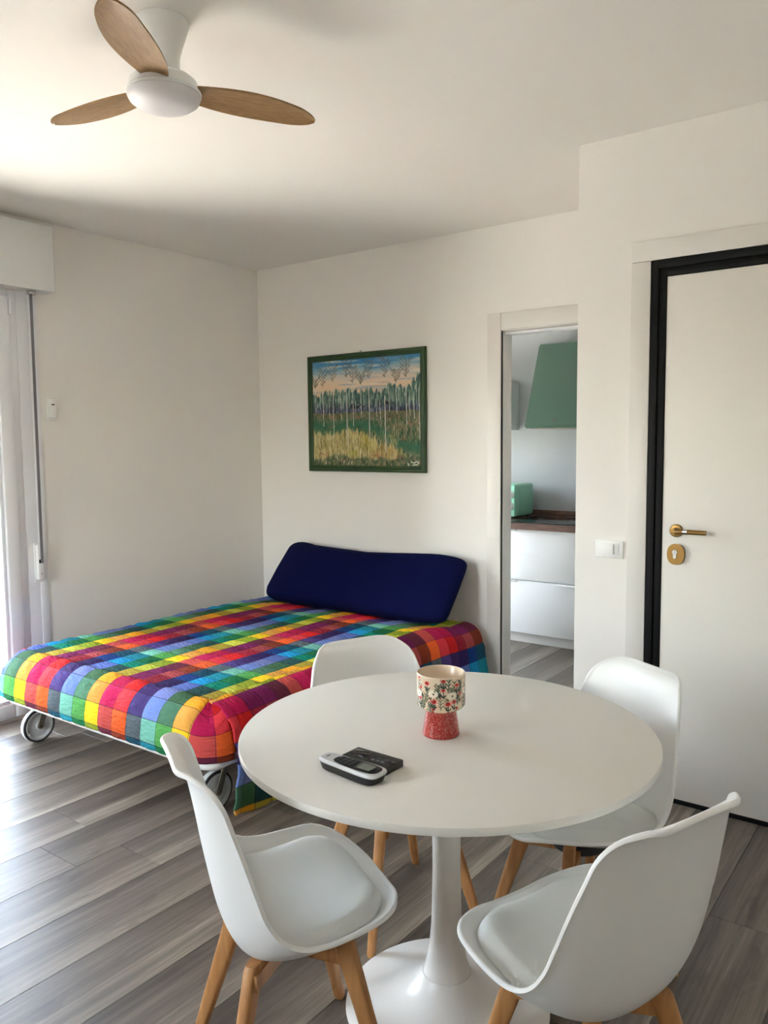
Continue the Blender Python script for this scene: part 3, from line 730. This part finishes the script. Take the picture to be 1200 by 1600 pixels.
# ------------------------------------------------------------------ bolster pillow
def pillow_mesh():
    bm = bmesh.new(); NU, NV = 64, 40; Lx, Ly, Lz = .70, .220, .077; rows = []
    for j in range(NV+1):
        ph = -PI/2+PI*j/NV; row = []
        for i in range(NU):
            th = 2*PI*i/NU
            ex, ey = .17, .8
            cx = math.copysign(abs(math.cos(th))**ex, math.cos(th)); sy = math.copysign(abs(math.sin(th))**ex, math.sin(th))
            cp = abs(math.cos(ph))**.30; sz = math.copysign(abs(math.sin(ph))**ey, math.sin(ph))
            x, y, z = Lx*cx*cp, Ly*sy*cp, Lz*sz
            # plump middle, pinched corners, a dip in the upper edge
            rr = (abs(x)/Lx)**4; z *= 1-.25*rr*(abs(y)/Ly)**2
            if y > 0: y -= (.060*math.exp(-((x+.18)/.24)**2)-.012*math.exp(-((x+.60)/.12)**2))*(y/Ly)**1.5
            x += .012*noise.noise(Vector((x*3, y*6, 1))); z += .012*noise.noise(Vector((x*4, y*7, 3)))+.006*noise.noise(Vector((x*11, y*13, 5)))
            row.append(bm.verts.new((x, y, z)))
        rows.append(row)
    for A, B in zip(rows, rows[1:]):
        for i in range(NU): bm.faces.new((A[i], A[(i+1) % NU], B[(i+1) % NU], B[i]))
    bmesh.ops.remove_doubles(bm, verts=bm.verts, dist=.0005)
    return fin(bm, angle=80)
pl = link('bolster_pillow', pillow_mesh(), NAVY)
pl.location = (1.080, -.232, .633); pl.rotation_euler = (math.radians(49), 0, math.radians(.6))
tag(pl, 'long navy blue bolster pillow leaning on the back wall', 'pillow')

# ------------------------------------------------------------------ dining table
TX, TY = 3.070, -2.403
tb = thing('dining_table', (TX, TY, 0), 'round white pedestal dining table', 'table')
lathe('tabletop', [(0, .75), (.5255, .75), (.5272, .7494), (.528, .7478), (.528, .7335), (.5272, .7318), (.525, .731), (0, .7285)], TABLE, tb, 160, angle=30)
lathe('pedestal_stem', [(0, .095), (.0625, .095), (.054, .125), (.0465, .165), (.041, .22), (.0382, .29), (.0367, .38), (.0372, .48), (.0393, .58), (.0425, .66), (.0455, .715), (.0455, .7278), (0, .7278)], TABLEG, tb, 64)
lathe('pedestal_base', [(0, 0), (.266, 0), (.269, .004), (.268, .009), (.255, .0135), (.22, .021), (.16, .032), (.115, .047), (.087, .064), (.072, .083), (.0645, .0945), (0, .0945)], TABLEG, tb, 96)

# ------------------------------------------------------------------ dining chairs
ROWS = [  # centre y, z, half width, edge y, edge z
 (0.2132, 0.4200, 0.1618, 0.1805, 0.4646),
 (0.1847, 0.4232, 0.1991, 0.1664, 0.4697),
 (0.1469, 0.4174, 0.2248, 0.1349, 0.4691),
 (0.0955, 0.4028, 0.2400, 0.0881, 0.4638),
 (0.0286, 0.3826, 0.2479, 0.0325, 0.4569),
 (-0.0430, 0.3656, 0.2515, -0.0239, 0.4533),
 (-0.1050, 0.3581, 0.2514, -0.0739, 0.4604),
 (-0.1509, 0.3719, 0.2480, -0.1129, 0.4839),
 (-0.1795, 0.4198, 0.2417, -0.1405, 0.5240),
 (-0.1967, 0.4942, 0.2319, -0.1592, 0.5785),
 (-0.2120, 0.5739, 0.2184, -0.1771, 0.6402),
 (-0.2254, 0.6536, 0.2028, -0.1962, 0.7020),
 (-0.2387, 0.7227, 0.1880, -0.2142, 0.7572),
 (-0.2510, 0.7743, 0.1787, -0.2356, 0.7977),
 (-0.2655, 0.8054, 0.1763, -0.2666, 0.8163),
 (-0.2841, 0.8164, 0.1807, -0.2960, 0.8140)]
def cr_(vals, t):
    nn = len(vals); i = min(int(t), nn-2); f = t-i
    p0, p1, p2, p3 = vals[max(i-1, 0)], vals[i], vals[i+1], vals[min(i+2, nn-1)]
    return .5*((2*p1)+(-p0+p2)*f+(2*p0-5*p1+4*p2-p3)*f*f+(-p0+3*p1-3*p2+p3)*f**3)
CUM = [0]
for a, b in zip(ROWS, ROWS[1:]): CUM.append(CUM[-1]+math.hypot(a[0]-b[0], a[1]-b[1]))
def shell(s, d):
    """s in -1..1 across, d arc length along the centre line"""
    d = min(max(d, 0), CUM[-1]); i = 0
    while i < len(CUM)-2 and CUM[i+1] < d: i += 1
    t = i+(d-CUM[i])/(CUM[i+1]-CUM[i]); q = [cr_([r[k] for r in ROWS], t) for k in range(5)]
    f = abs(s)**2.5
    return Vector((q[2]*s, q[0]+f*(q[3]-q[0]), q[1]+f*(q[4]-q[1])))
def rr_map(q, t, A, B, R0, R1):
    """unit square -> rounded rectangle 2A x 2B, corner radius R0 at the -A end and R1 at the +A end"""
    u, v = q*math.sqrt(1-t*t/2), t*math.sqrt(1-q*q/2); r = math.hypot(u, v)
    if r < 1e-6: return 0, 0
    R = R0 if u < 0 else R1; dx, dy = abs(u)/r*A, abs(v)/r*B; lo, hi = .3, 1.5
    for _ in range(24):
        m = (lo+hi)/2; ax, ay = dx*m-A+R, dy*m-B+R
        sd = math.hypot(max(ax, 0), max(ay, 0))+min(max(ax, ay), 0)-R
        if sd < 0: lo = m
        else: hi = m
    f = 1+(lo-1)*r*r
    return u*f*A, v*f*B
def shell_grid(N=72, K=40):
    A = CUM[-1]/2; B = .205; G = []
    for i in range(N+1):
        row = []
        for k in range(K+1):
            x, y = rr_map(-1+2*i/N, -1+2*k/K, A, B, .118, .125); row.append(shell(y/B, x+A))
        G.append(row)
    return G
def make_shell():
    bm = bmesh.new(); G = [[bm.verts.new(p) for p in r] for r in shell_grid()]
    for A, B in zip(G, G[1:]):
        for k in range(len(A)-1): bm.faces.new((A[k], A[k+1], B[k+1], B[k]))
    for _ in range(2): bmesh.ops.smooth_vert(bm, verts=[v for v in bm.verts if not v.is_boundary], factor=.5, use_axis_x=True, use_axis_y=True, use_axis_z=True)
    bmesh.ops.recalc_face_normals(bm, faces=bm.faces); bm.normal_update()
    # thick shell with a rolled rim: inner and outer skins joined by a rounded edge
    vs = list(bm.verts); nrm = {v: v.normal.copy() for v in vs}
    flip = -1 if sum(nrm[v].z for v in G[22]) < 0 else 1
    bnd = {v for v in vs if any(e.is_boundary for e in v.link_edges)}
    faces = list(bm.faces); T = .0075
    up = {v: bm.verts.new(v.co+flip*nrm[v]*T/2) for v in vs}; lo = {v: bm.verts.new(v.co-flip*nrm[v]*T/2) for v in vs}
    out = {}
    for v in bnd:
        tan = [e.other_vert(v).co for e in v.link_edges if e.is_boundary]
        tv = (tan[0]-tan[-1]).normalized(); o = tv.cross(nrm[v]).normalized()
        inner = sum((e.other_vert(v).co for e in v.link_edges), Vector())/len(v.link_edges)
        if o.dot(v.co-inner) < 0: o = -o
        out[v] = o
    ring = {}
    for v in bnd:
        n_ = flip*nrm[v]; o = out[v]
        ring[v] = [bm.verts.new(v.co+o*.0035+n_*.0062), bm.verts.new(v.co+o*.0075+n_*.0035), bm.verts.new(v.co+o*.0085-n_*.001), bm.verts.new(v.co+o*.006-n_*.0055)]
    bed_ = [e for e in bm.edges if e.is_boundary and all(v in bnd for v in e.verts)]
    for f in faces:
        bm.faces.new([up[v] for v in f.verts]); bm.faces.new([lo[v] for v in reversed(f.verts)])
    for e in bed_:
        a, b = e.verts; ca = [up[a]]+ring[a]+[lo[a]]; cb = [up[b]]+ring[b]+[lo[b]]
        for k in range(5): bm.faces.new((ca[k], cb[k], cb[k+1], ca[k+1]))
    bmesh.ops.delete(bm, geom=vs, context='VERTS')
    return fin(bm, angle=75)
def make_cushion():
    bm = bmesh.new(); d0, d1 = .040, .45; N, K = 30, 26; top, bot = [], []
    for i in range(N+1):
        q = -1+2*i/N; a, b = [], []
        for k in range(K+1):
            s = -1+2*k/K
            # squircle disc so that the pad has round corners
            x_, y_ = rr_map(q, s, (d1-d0)/2, .180, .105, .10); d = (d0+d1)/2+x_; ww = y_/.205
            p = shell(ww, d); rr = max(abs(q), abs(s)); th = .006+.040*(1-rr**5)**.5
            e = .002; n1 = (shell(min(1, ww+.02), d)-shell(max(-1, ww-.02), d)).cross(shell(ww, d+.01)-shell(ww, d-.01)).normalized()
            if n1.dot(Vector((0, .6, .8))) < 0: n1 = -n1
            a.append(bm.verts.new(p+n1*(.005+th))); b.append(bm.verts.new(p+n1*.0048))
        top.append(a); bot.append(b)
    for i in range(N):
        for k in range(K):
            bm.faces.new((top[i][k], top[i][k+1], top[i+1][k+1], top[i+1][k])); bm.faces.new((bot[i][k], bot[i+1][k], bot[i+1][k+1], bot[i][k+1]))
        bm.faces.new((top[i][0], top[i+1][0], bot[i+1][0], bot[i][0])); bm.faces.new((top[i][K], bot[i][K], bot[i+1][K], top[i+1][K]))
    for k in range(K):
        bm.faces.new((top[0][k], bot[0][k], bot[0][k+1], top[0][k+1])); bm.faces.new((top[N][k], top[N][k+1], bot[N][k+1], bot[N][k]))
    return fin(bm, angle=50)
def make_leg(zt):
    """leg along +x outward splay, built at origin: top at z=.40"""
    bm = bmesh.new(); rings = []
    T_, B_ = Vector((.100, .094, zt)), Vector((.196, .180, 0))
    rad = Vector((1, 1, 0)).normalized(); tan = Vector((-1, 1, 0)).normalized()
    for t in (0, .03, .35, .7, .97, 1):
        c = T_.lerp(B_, t); wl = (.027*(1-t)+.0145*t); wt = (.0165*(1-t)+.0125*t)
        if t in (0, 1): wl *= .85; wt *= .85
        ring = []
        for a in range(16):
            th = 2*PI*(a+.5)/16; cx = math.copysign(abs(math.cos(th))**.55, math.cos(th)); sy = math.copysign(abs(math.sin(th))**.55, math.sin(th))
            ring.append(bm.verts.new(c+rad*cx*wl+tan*sy*wt))
        rings.append(ring)
    for A, B in zip(rings, rings[1:]):
        for k in range(16): bm.faces.new((A[k], A[(k+1) % 16], B[(k+1) % 16], B[k]))
    bm.faces.new(rings[0][::-1]); bm.faces.new(rings[-1]); return fin(bm, angle=50)
CH = thing('dining_chair', (0, 0, 0), '', 'chair')
link('seat_shell', make_shell(), mat('shell_plastic', (241, 242, 241), .36), CH)
o = link('seat_cushion', make_cushion(), CUSH, CH); o['label'] = 'pale grey padded cushion'
legs = [make_leg(.398), make_leg(.356)]
for q in legs: q.materials.append(BEECH)
for k, (sx, sy) in enumerate(((1, 1), (-1, 1), (-1, -1), (1, -1))):
    l = link('leg', legs[0 if sy > 0 else 1], None, CH); l.rotation_euler = (0, 0, k*PI/2)
    l.location = (0, -.032, 0)
bm = bmesh.new()
for k in (1, -1):
    d = Vector((1, k, 0)).normalized(); s = Vector((-k, 1, 0)).normalized()*.016; z0, z1 = (.305, .342)
    vs = [bm.verts.new(Vector((0, -.032, z))+d*a*.165+s*b) for z in (z0, z1) for a, b in ((-1, -1), (1, -1), (1, 1), (-1, 1))]
    for f in ((3, 2, 1, 0), (4, 5, 6, 7), (0, 1, 5, 4), (1, 2, 6, 5), (2, 3, 7, 6), (3, 0, 4, 7)): bm.faces.new([vs[i] for i in f])
link('cross_bar', fin(bm, False), BEECH, CH)
lathe('mounting_plate', [(0, .326), (.075, .326), (.08, .332), (.075, .350), (0, .350)], BLACKP, CH, 32, Matrix.Translation((0, -.032, 0)))
def place_chair(o, x, y, fx, fy, label):
    o.location = (x, y, 0); o.rotation_euler = (0, 0, math.atan2(fy, fx)-PI/2); o['label'] = label; o['group'] = 'white shell chairs around the table'
CHAIRS = [
 (2.8968, -2.7821, .4982, .8671, 'white shell chair in the left foreground, its seat turned toward the table'),
 (2.724, -2.126, .925, -.38, 'white shell chair between the bed and the table, mostly hidden by the tabletop'),
 (3.246, -2.018, -.5048, -.8632, 'white shell chair behind the table, closest to the entrance door'),
 (3.5032, -2.5625, -.9407, .3394, 'white shell chair in the right foreground, its back turned to us')]
for i, c in enumerate(CHAIRS):
    o = CH if i == 0 else copy_tree(CH); place_chair(o, *c)

# ------------------------------------------------------------------ footed cup
cup = thing('footed_cup', (3.075, -2.435, .7503), 'footed ceramic cup with a flower print and a red dotted foot', 'cup')
def cup_print(W_, H_):
    g = random.Random(4); im = np.zeros((H_, W_, 3)); im[:] = (220, 201, 174)
    S = W_/300
    for _ in range(26):
        x = g.random()*W_; y = g.uniform(.05, .95)*H_; blob(im, x, y, 12*S, 9*S, g.choice([(240, 190, 165), (232, 214, 190), (236, 200, 172)]), .6)
    stem = [(96, 104, 84), (120, 116, 90), (70, 84, 70)]
    for k in range(62):
        x = (k+g.uniform(-.3, .3))*W_/62; y0 = H_*g.uniform(.32, 1.0); y1 = y0-H_*g.uniform(.25, .45); c = g.choice(stem); b = g.uniform(-4, 4)*S
        stroke(im, x, y0, x+b, y1, 1.5*S, c, .9)
        for q in range(4):
            t = (q+.5)/4; xx = x+b*t; yy = y0+(y1-y0)*t
            for sg in (-1, 1): stroke(im, xx, yy, xx+sg*5*S, yy-8*S, 1.7*S, c, .85)
    for k in range(15):
        for row, (v, rr) in enumerate(((.10, 5.2), (.36, 4.4), (.66, 5.6), (.9, 4))):
            if (k*3+row) % 4 == 0: continue
            x = (k+.5*row+g.uniform(-.3, .3))*W_/15; y = H_*(v+g.uniform(-.08, .10)); rr = rr*g.uniform(.6, .9); c = g.choice([(186, 44, 44), (205, 84, 70), (176, 34, 40)])
            stroke(im, x, y, x+g.uniform(-2, 2)*S, y+22*S, 1.5*S, (70, 74, 60), .9)
            for sg in (-1, 1):
                stroke(im, x, y+20*S, x+sg*5*S, y+(12+2*sg)*S, 2.2*S, (46, 52, 46), .9)
            blob(im, x, y, rr*1.7*S, rr*1.6*S, (240, 160, 138), .55)
            blob(im, x, y, rr*S, rr*1.1*S, c); blob(im, x, y-1.5*S, rr*.55*S, rr*.5*S, (150, 30, 34))
    for k in range(8):
        x = (k+.3)*W_/8; y = H_*(.42+.06*(k % 2)); blob(im, x, y, 10*S, 10*S, (244, 234, 214), .95); blob(im, x+1, y+1, 2.2*S, 2.4*S, (90, 84, 60))
        blob(im, x+13*S, y+4*S, 3*S, 6*S, (36, 42, 40), .9)
    for _ in range(70): blob(im, g.random()*W_, g.uniform(.05, .97)*H_, 1.7*S, 2.2*S, g.choice([(60, 66, 56), (190, 120, 90), (150, 140, 110)]), .85)
    return im
WN, HN = 420, 134; im = cup_print(WN, HN); V, F = [], []
def cr_prof(t):   # t 0 top .. 1 bottom
    z = .158-t*.088; r = .0615
    if t > .86: q = (t-.86)/.14; r -= .010*q*q
    return r, z
for j in range(HN+1):
    r, z = cr_prof(j/HN)
    for i in range(WN): a = 2*PI*i/WN; V.append((r*math.cos(a), r*math.sin(a), z))
for j in range(HN):
    for i in range(WN): F.append((j*WN+i, (j+1)*WN+i, (j+1)*WN+(i+1) % WN, j*WN+(i+1) % WN))
link('bowl', print_mesh(V, F, lin_np(im).reshape(-1, 3)), attr_mat('glazed_print', .16, coat=.5), cup)
o = lathe('rim', [(.0614, .1579), (.0612, .1600), (.0598, .1614), (.0580, .1608), (.0570, .159), (.0560, .09), (.050, .078), (0, .076)], mat('cream_glaze', (232, 214, 190), .2), cup, 96)
im = np.zeros((40, 240, 3)); im[:] = (162, 46, 40); g = random.Random(9)
for _ in range(1300): y, x = g.randrange(40), g.randrange(240); im[y, x] = (208, 132, 118)
V, F = [], []
for j in range(41):
    t = j/40; r = .0375+.0105*t; z = .0700-.0695*t
    if t > .93: r -= .0012*((t-.93)/.07)**2
    for i in range(240): a = 2*PI*i/240; V.append((r*math.cos(a), r*math.sin(a), z))
for j in range(40):
    for i in range(240): F.append((j*240+i, (j+1)*240+i, (j+1)*240+(i+1) % 240, j*240+(i+1) % 240))
link('foot', print_mesh(V, F, lin_np(im).reshape(-1, 3)), attr_mat('glazed_red_dots', .15, coat=.5), cup)
lathe('underside', [(0, .0706), (.0515, .0704)], mat('cream_glaze_under', (226, 190, 166), .3), cup, 64)

# ------------------------------------------------------------------ telephone
ph = thing('telephone_base', (3.050, -2.711, .7503), 'flat black telephone base station lying on the table under the handset', 'telephone base', math.radians(-1))
box('base_body', (-.068, -.016, 0), (.066, .052, .017), BLACKP, ph, .003)
for k in range(4): box('base_button', (-.004+.019*k, .020, .0172), (.009+.019*k, .027, .0188), KEY, ph, .001)
for k in range(3): box('base_button', (.006+.014*k, .006, .0172), (.015+.014*k, .013, .0188), mat('button_grey', (86, 88, 104), .3), ph, .001)
box('display_strip', (-.060, .008, .0171), (-.012, .040, .0180), GLASSK, ph, .0005)
hs = thing('cordless_handset', (3.046, -2.763, .7503), 'silver and black cordless handset with keypad and grey screen', 'phone', math.radians(-2.5))
def outline(sx, sy):
    L_, W_ = .088, .0275; pts = []
    for k in range(48):
        a = 2*PI*k/48; cx = math.copysign(abs(math.cos(a))**(.34 if math.cos(a) > 0 else .6), math.cos(a)); cy = math.copysign(abs(math.sin(a))**.42, math.sin(a))
        x = cx*L_; wv = W_*(1+1.6*x-.06*math.exp(-((x+.03)/.03)**2)); pts.append((x*sx, cy*wv*sy))
    return pts
def loft(layers):
    bm = bmesh.new(); R_ = [[bm.verts.new((x, y, z)) for x, y in outline(sx, sy)] for sx, sy, z in layers]
    for A, B in zip(R_, R_[1:]):
        for k in range(48): bm.faces.new((A[k], A[(k+1) % 48], B[(k+1) % 48], B[k]))
    bm.faces.new(R_[0][::-1]); bm.faces.new(R_[-1]); return fin(bm, angle=35)
link('back_shell', loft([(.86, .86, 0), (.90, .92, .002), (.975, .99, .016), (.985, 1.0, .0177)]), BLACKP, hs)
o = link('front_shell', loft([(.985, 1.0, .0179), (1.0, 1.02, .0205), (.99, .98, .0245), (.95, .9, .0265)]), SILVER, hs); o['label'] = 'silver top shell'
bm = bmesh.new(); poly = []
for k in range(40):
    a = 2*PI*k/40; cx = math.copysign(abs(math.cos(a))**.7, math.cos(a)); cy = math.copysign(abs(math.sin(a))**.6, math.sin(a)); poly.append((.018+cx*.064, cy*.0222*(1+1.6*(.018+cx*.064))))
add_prism(bm, poly, 2, 0.0266, 0.0274); link('keypad_panel', fin(bm), BLACKP, hs)
for i in range(4):
    for j in range(3): box('key', (-.037+.0135*i, -.0155+.0115*j, 0.0275), (-.0275+.0135*i, -.0085+.0115*j, 0.0292), KEY, hs, .0015)
box('screen_bezel', (.020, -.0190, 0.0275), (.074, .0190, 0.0280), BLACKP, hs, .0004)
o = box('screen', (.027, -.0135, 0.0281), (.062, .0135, 0.0285), SCREEN, hs)
box('earpiece_slot', (-.071, -.006, 0.0266), (-.068, .006, 0.0269), BLACKP, hs)

# ------------------------------------------------------------------ kitchen seen through the doorway
KF = 1.13
cab = thing('drawer_cabinet', (1.62, 1.45, 0), 'white kitchen base cabinet with two wide drawers beyond the doorway', 'cabinet')
def kb(nm, a, b, m, parent=cab, bev=.0015): return box(nm, (a[0]-1.62, a[1]-1.45, a[2]), (b[0]-1.62, b[1]-1.45, b[2]), m, parent, bev)
kb('carcass', (1.22, KF+.02, .08), (2.02, 1.70, .845), CABW)
kb('plinth', (1.22, KF+.05, 0), (2.02, KF+.066, .079), mat('plinth_white', (214, 215, 214), .4))
for za, zb in ((.477, .846), (.082, .470)):
    f = kb('drawer_front', (1.222, KF, za), (2.018, KF+.0185, zb), CABW, cab, .002)
    zt = zb
    for xa, xb in ((1.222, 1.47), (1.78, 2.018)): kb('drawer_pull', (xa, KF-.016, zt-.012), (xb, KF-.0005, zt+.0015), CABW, f, .002)
c2 = thing('kitchen_cabinet', (.75, 1.45, 0), 'white kitchen base cabinet left of the drawers under the microwave', 'cabinet')
box('carcass', (-.53, -.30, .08), (.468, .25, .845), CABW, c2, .0015); box('door', (-.53, -.32, .082), (.468, -.301, .846), CABW, c2, .002)
box('plinth', (-.53, -.27, 0), (.468, -.254, .079), CABW, c2)
c3 = thing('kitchen_cabinet', (2.6, 1.45, 0), 'white kitchen base cabinet right of the drawers', 'cabinet')
box('carcass', (-.578, -.30, .08), (.5, .25, .845), CABW, c3, .0015); box('door', (-.578, -.32, .082), (.5, -.301, .846), CABW, c3, .002)
box('plinth', (-.578, -.27, 0), (.5, -.254, .079), CABW, c3)
wt = thing('countertop', (1.62, 1.45, .848), 'dark walnut kitchen countertop with a low upstand', 'countertop')
box('top_slab', (-1.4, 1.095-1.45, 0), (1.6, 1.788-1.45, .046), WALNUT, wt, .002)
box('upstand', (-1.4, 1.770-1.45, .0465), (1.6, 1.789-1.45, .085), WALNUT, wt, .002)
hob = thing('hob', (1.68, 1.38, .8945), 'black glass cooktop set in the walnut countertop', 'cooktop')
box('glass_plate', (-.30, -.26, 0), (.30, .25, .005), GLASSK, hob, .0015)
for x, y, r in ((-.14, -.12, .09), (.14, -.12, .075), (-.14, .12, .075), (.14, .12, .09)):
    lathe('cooking_zone', [(r-.003, .0051), (r-.003, .0054), (r, .0054), (r, .0051)], mat('zone_print', (70, 70, 72), .3), hob, 48, Matrix.Translation((x, y, 0)))
mw = thing('microwave', (1.33, 1.385, .8943), 'mint green retro microwave on the kitchen countertop', 'microwave')
def rbox(nm, a, b, m, bev, parent=mw): return box(nm, a, b, m, parent, bev, 4)
rbox('housing', (-.44, .0, .012), (0, .30, .262), MINT, .022)
rbox('side_panel', (-.002, .045, .045), (.005, .265, .228), MINT, .003)
rbox('front_panel', (-.435, -.014, .018), (-.006, .001, .256), MINT, .006)
rbox('door_glass', (-.42, -.018, .04), (-.125, -.0135, .235), GLASSK, .004)
for z in (.185, .095):
    kn = lathe('knob', [(0, 0), (.031, 0), (.031, .006), (.025, .010), (.023, .020), (0, .021)], PLAST, mw, 32, Matrix.Translation((-.046, -.0145, z)) @ rot_y)
    box('knob_grip', (-.051, -.046, z-.022), (-.041, -.034, z+.022), PLAST, kn, .002)
for x in (-.40, -.04):
    for y in (.03, .27): lathe('foot', [(0, 0), (.012, 0), (.012, .013), (0, .013)], BLACKP, mw, 16, Matrix.Translation((x, y, 0)))
hood = thing('range_hood', (1.68, 1.79, 1.58), 'sage green slanted range hood on the kitchen wall', 'range hood')
bm = bmesh.new(); add_prism(bm, [(-.0005, 0), (-.46, 0), (-.475, .02), (-.235, .635), (-.0005, .645)], 0, -.255, .255)
bmesh.ops.bevel(bm, geom=[e for e in bm.edges if abs((e.verts[0].co-e.verts[1].co).x) < .01 and min(v.co.y for v in e.verts) < -.2], offset=.012, segments=2, affect='EDGES')
link('hood_body', fin(bm, angle=20), SAGE, hood)
box('filter_panel', (-.22, -.43, -.006), (.22, -.03, -.0005), STEEL, hood)
# dark badge on the sloping front
sl = math.atan2(.24, .615)
bd = box('badge', (-.018, -.001, -.005), (.018, .0008, .005), GAP, hood); bd.location = (-.015, -.4605, .058); bd.rotation_euler = (-sl, 0, 0)
for z in (.0022, -.0022): box('badge_line', (-.015, -.0016, z-.0008), (.015, -.001, z+.0008), STEEL, bd)
wc = thing('wall_cabinet', (.75, 1.79, 1.575), 'white kitchen wall cabinet left of the hood, seen edge-on', 'cabinet')
box('carcass', (-.45, -.35, 0), (.395, -.0005, .385), CABW, wc, .0015); box('door', (-.45, -.37, .001), (.395, -.3505, .384), CABW, wc, .002)
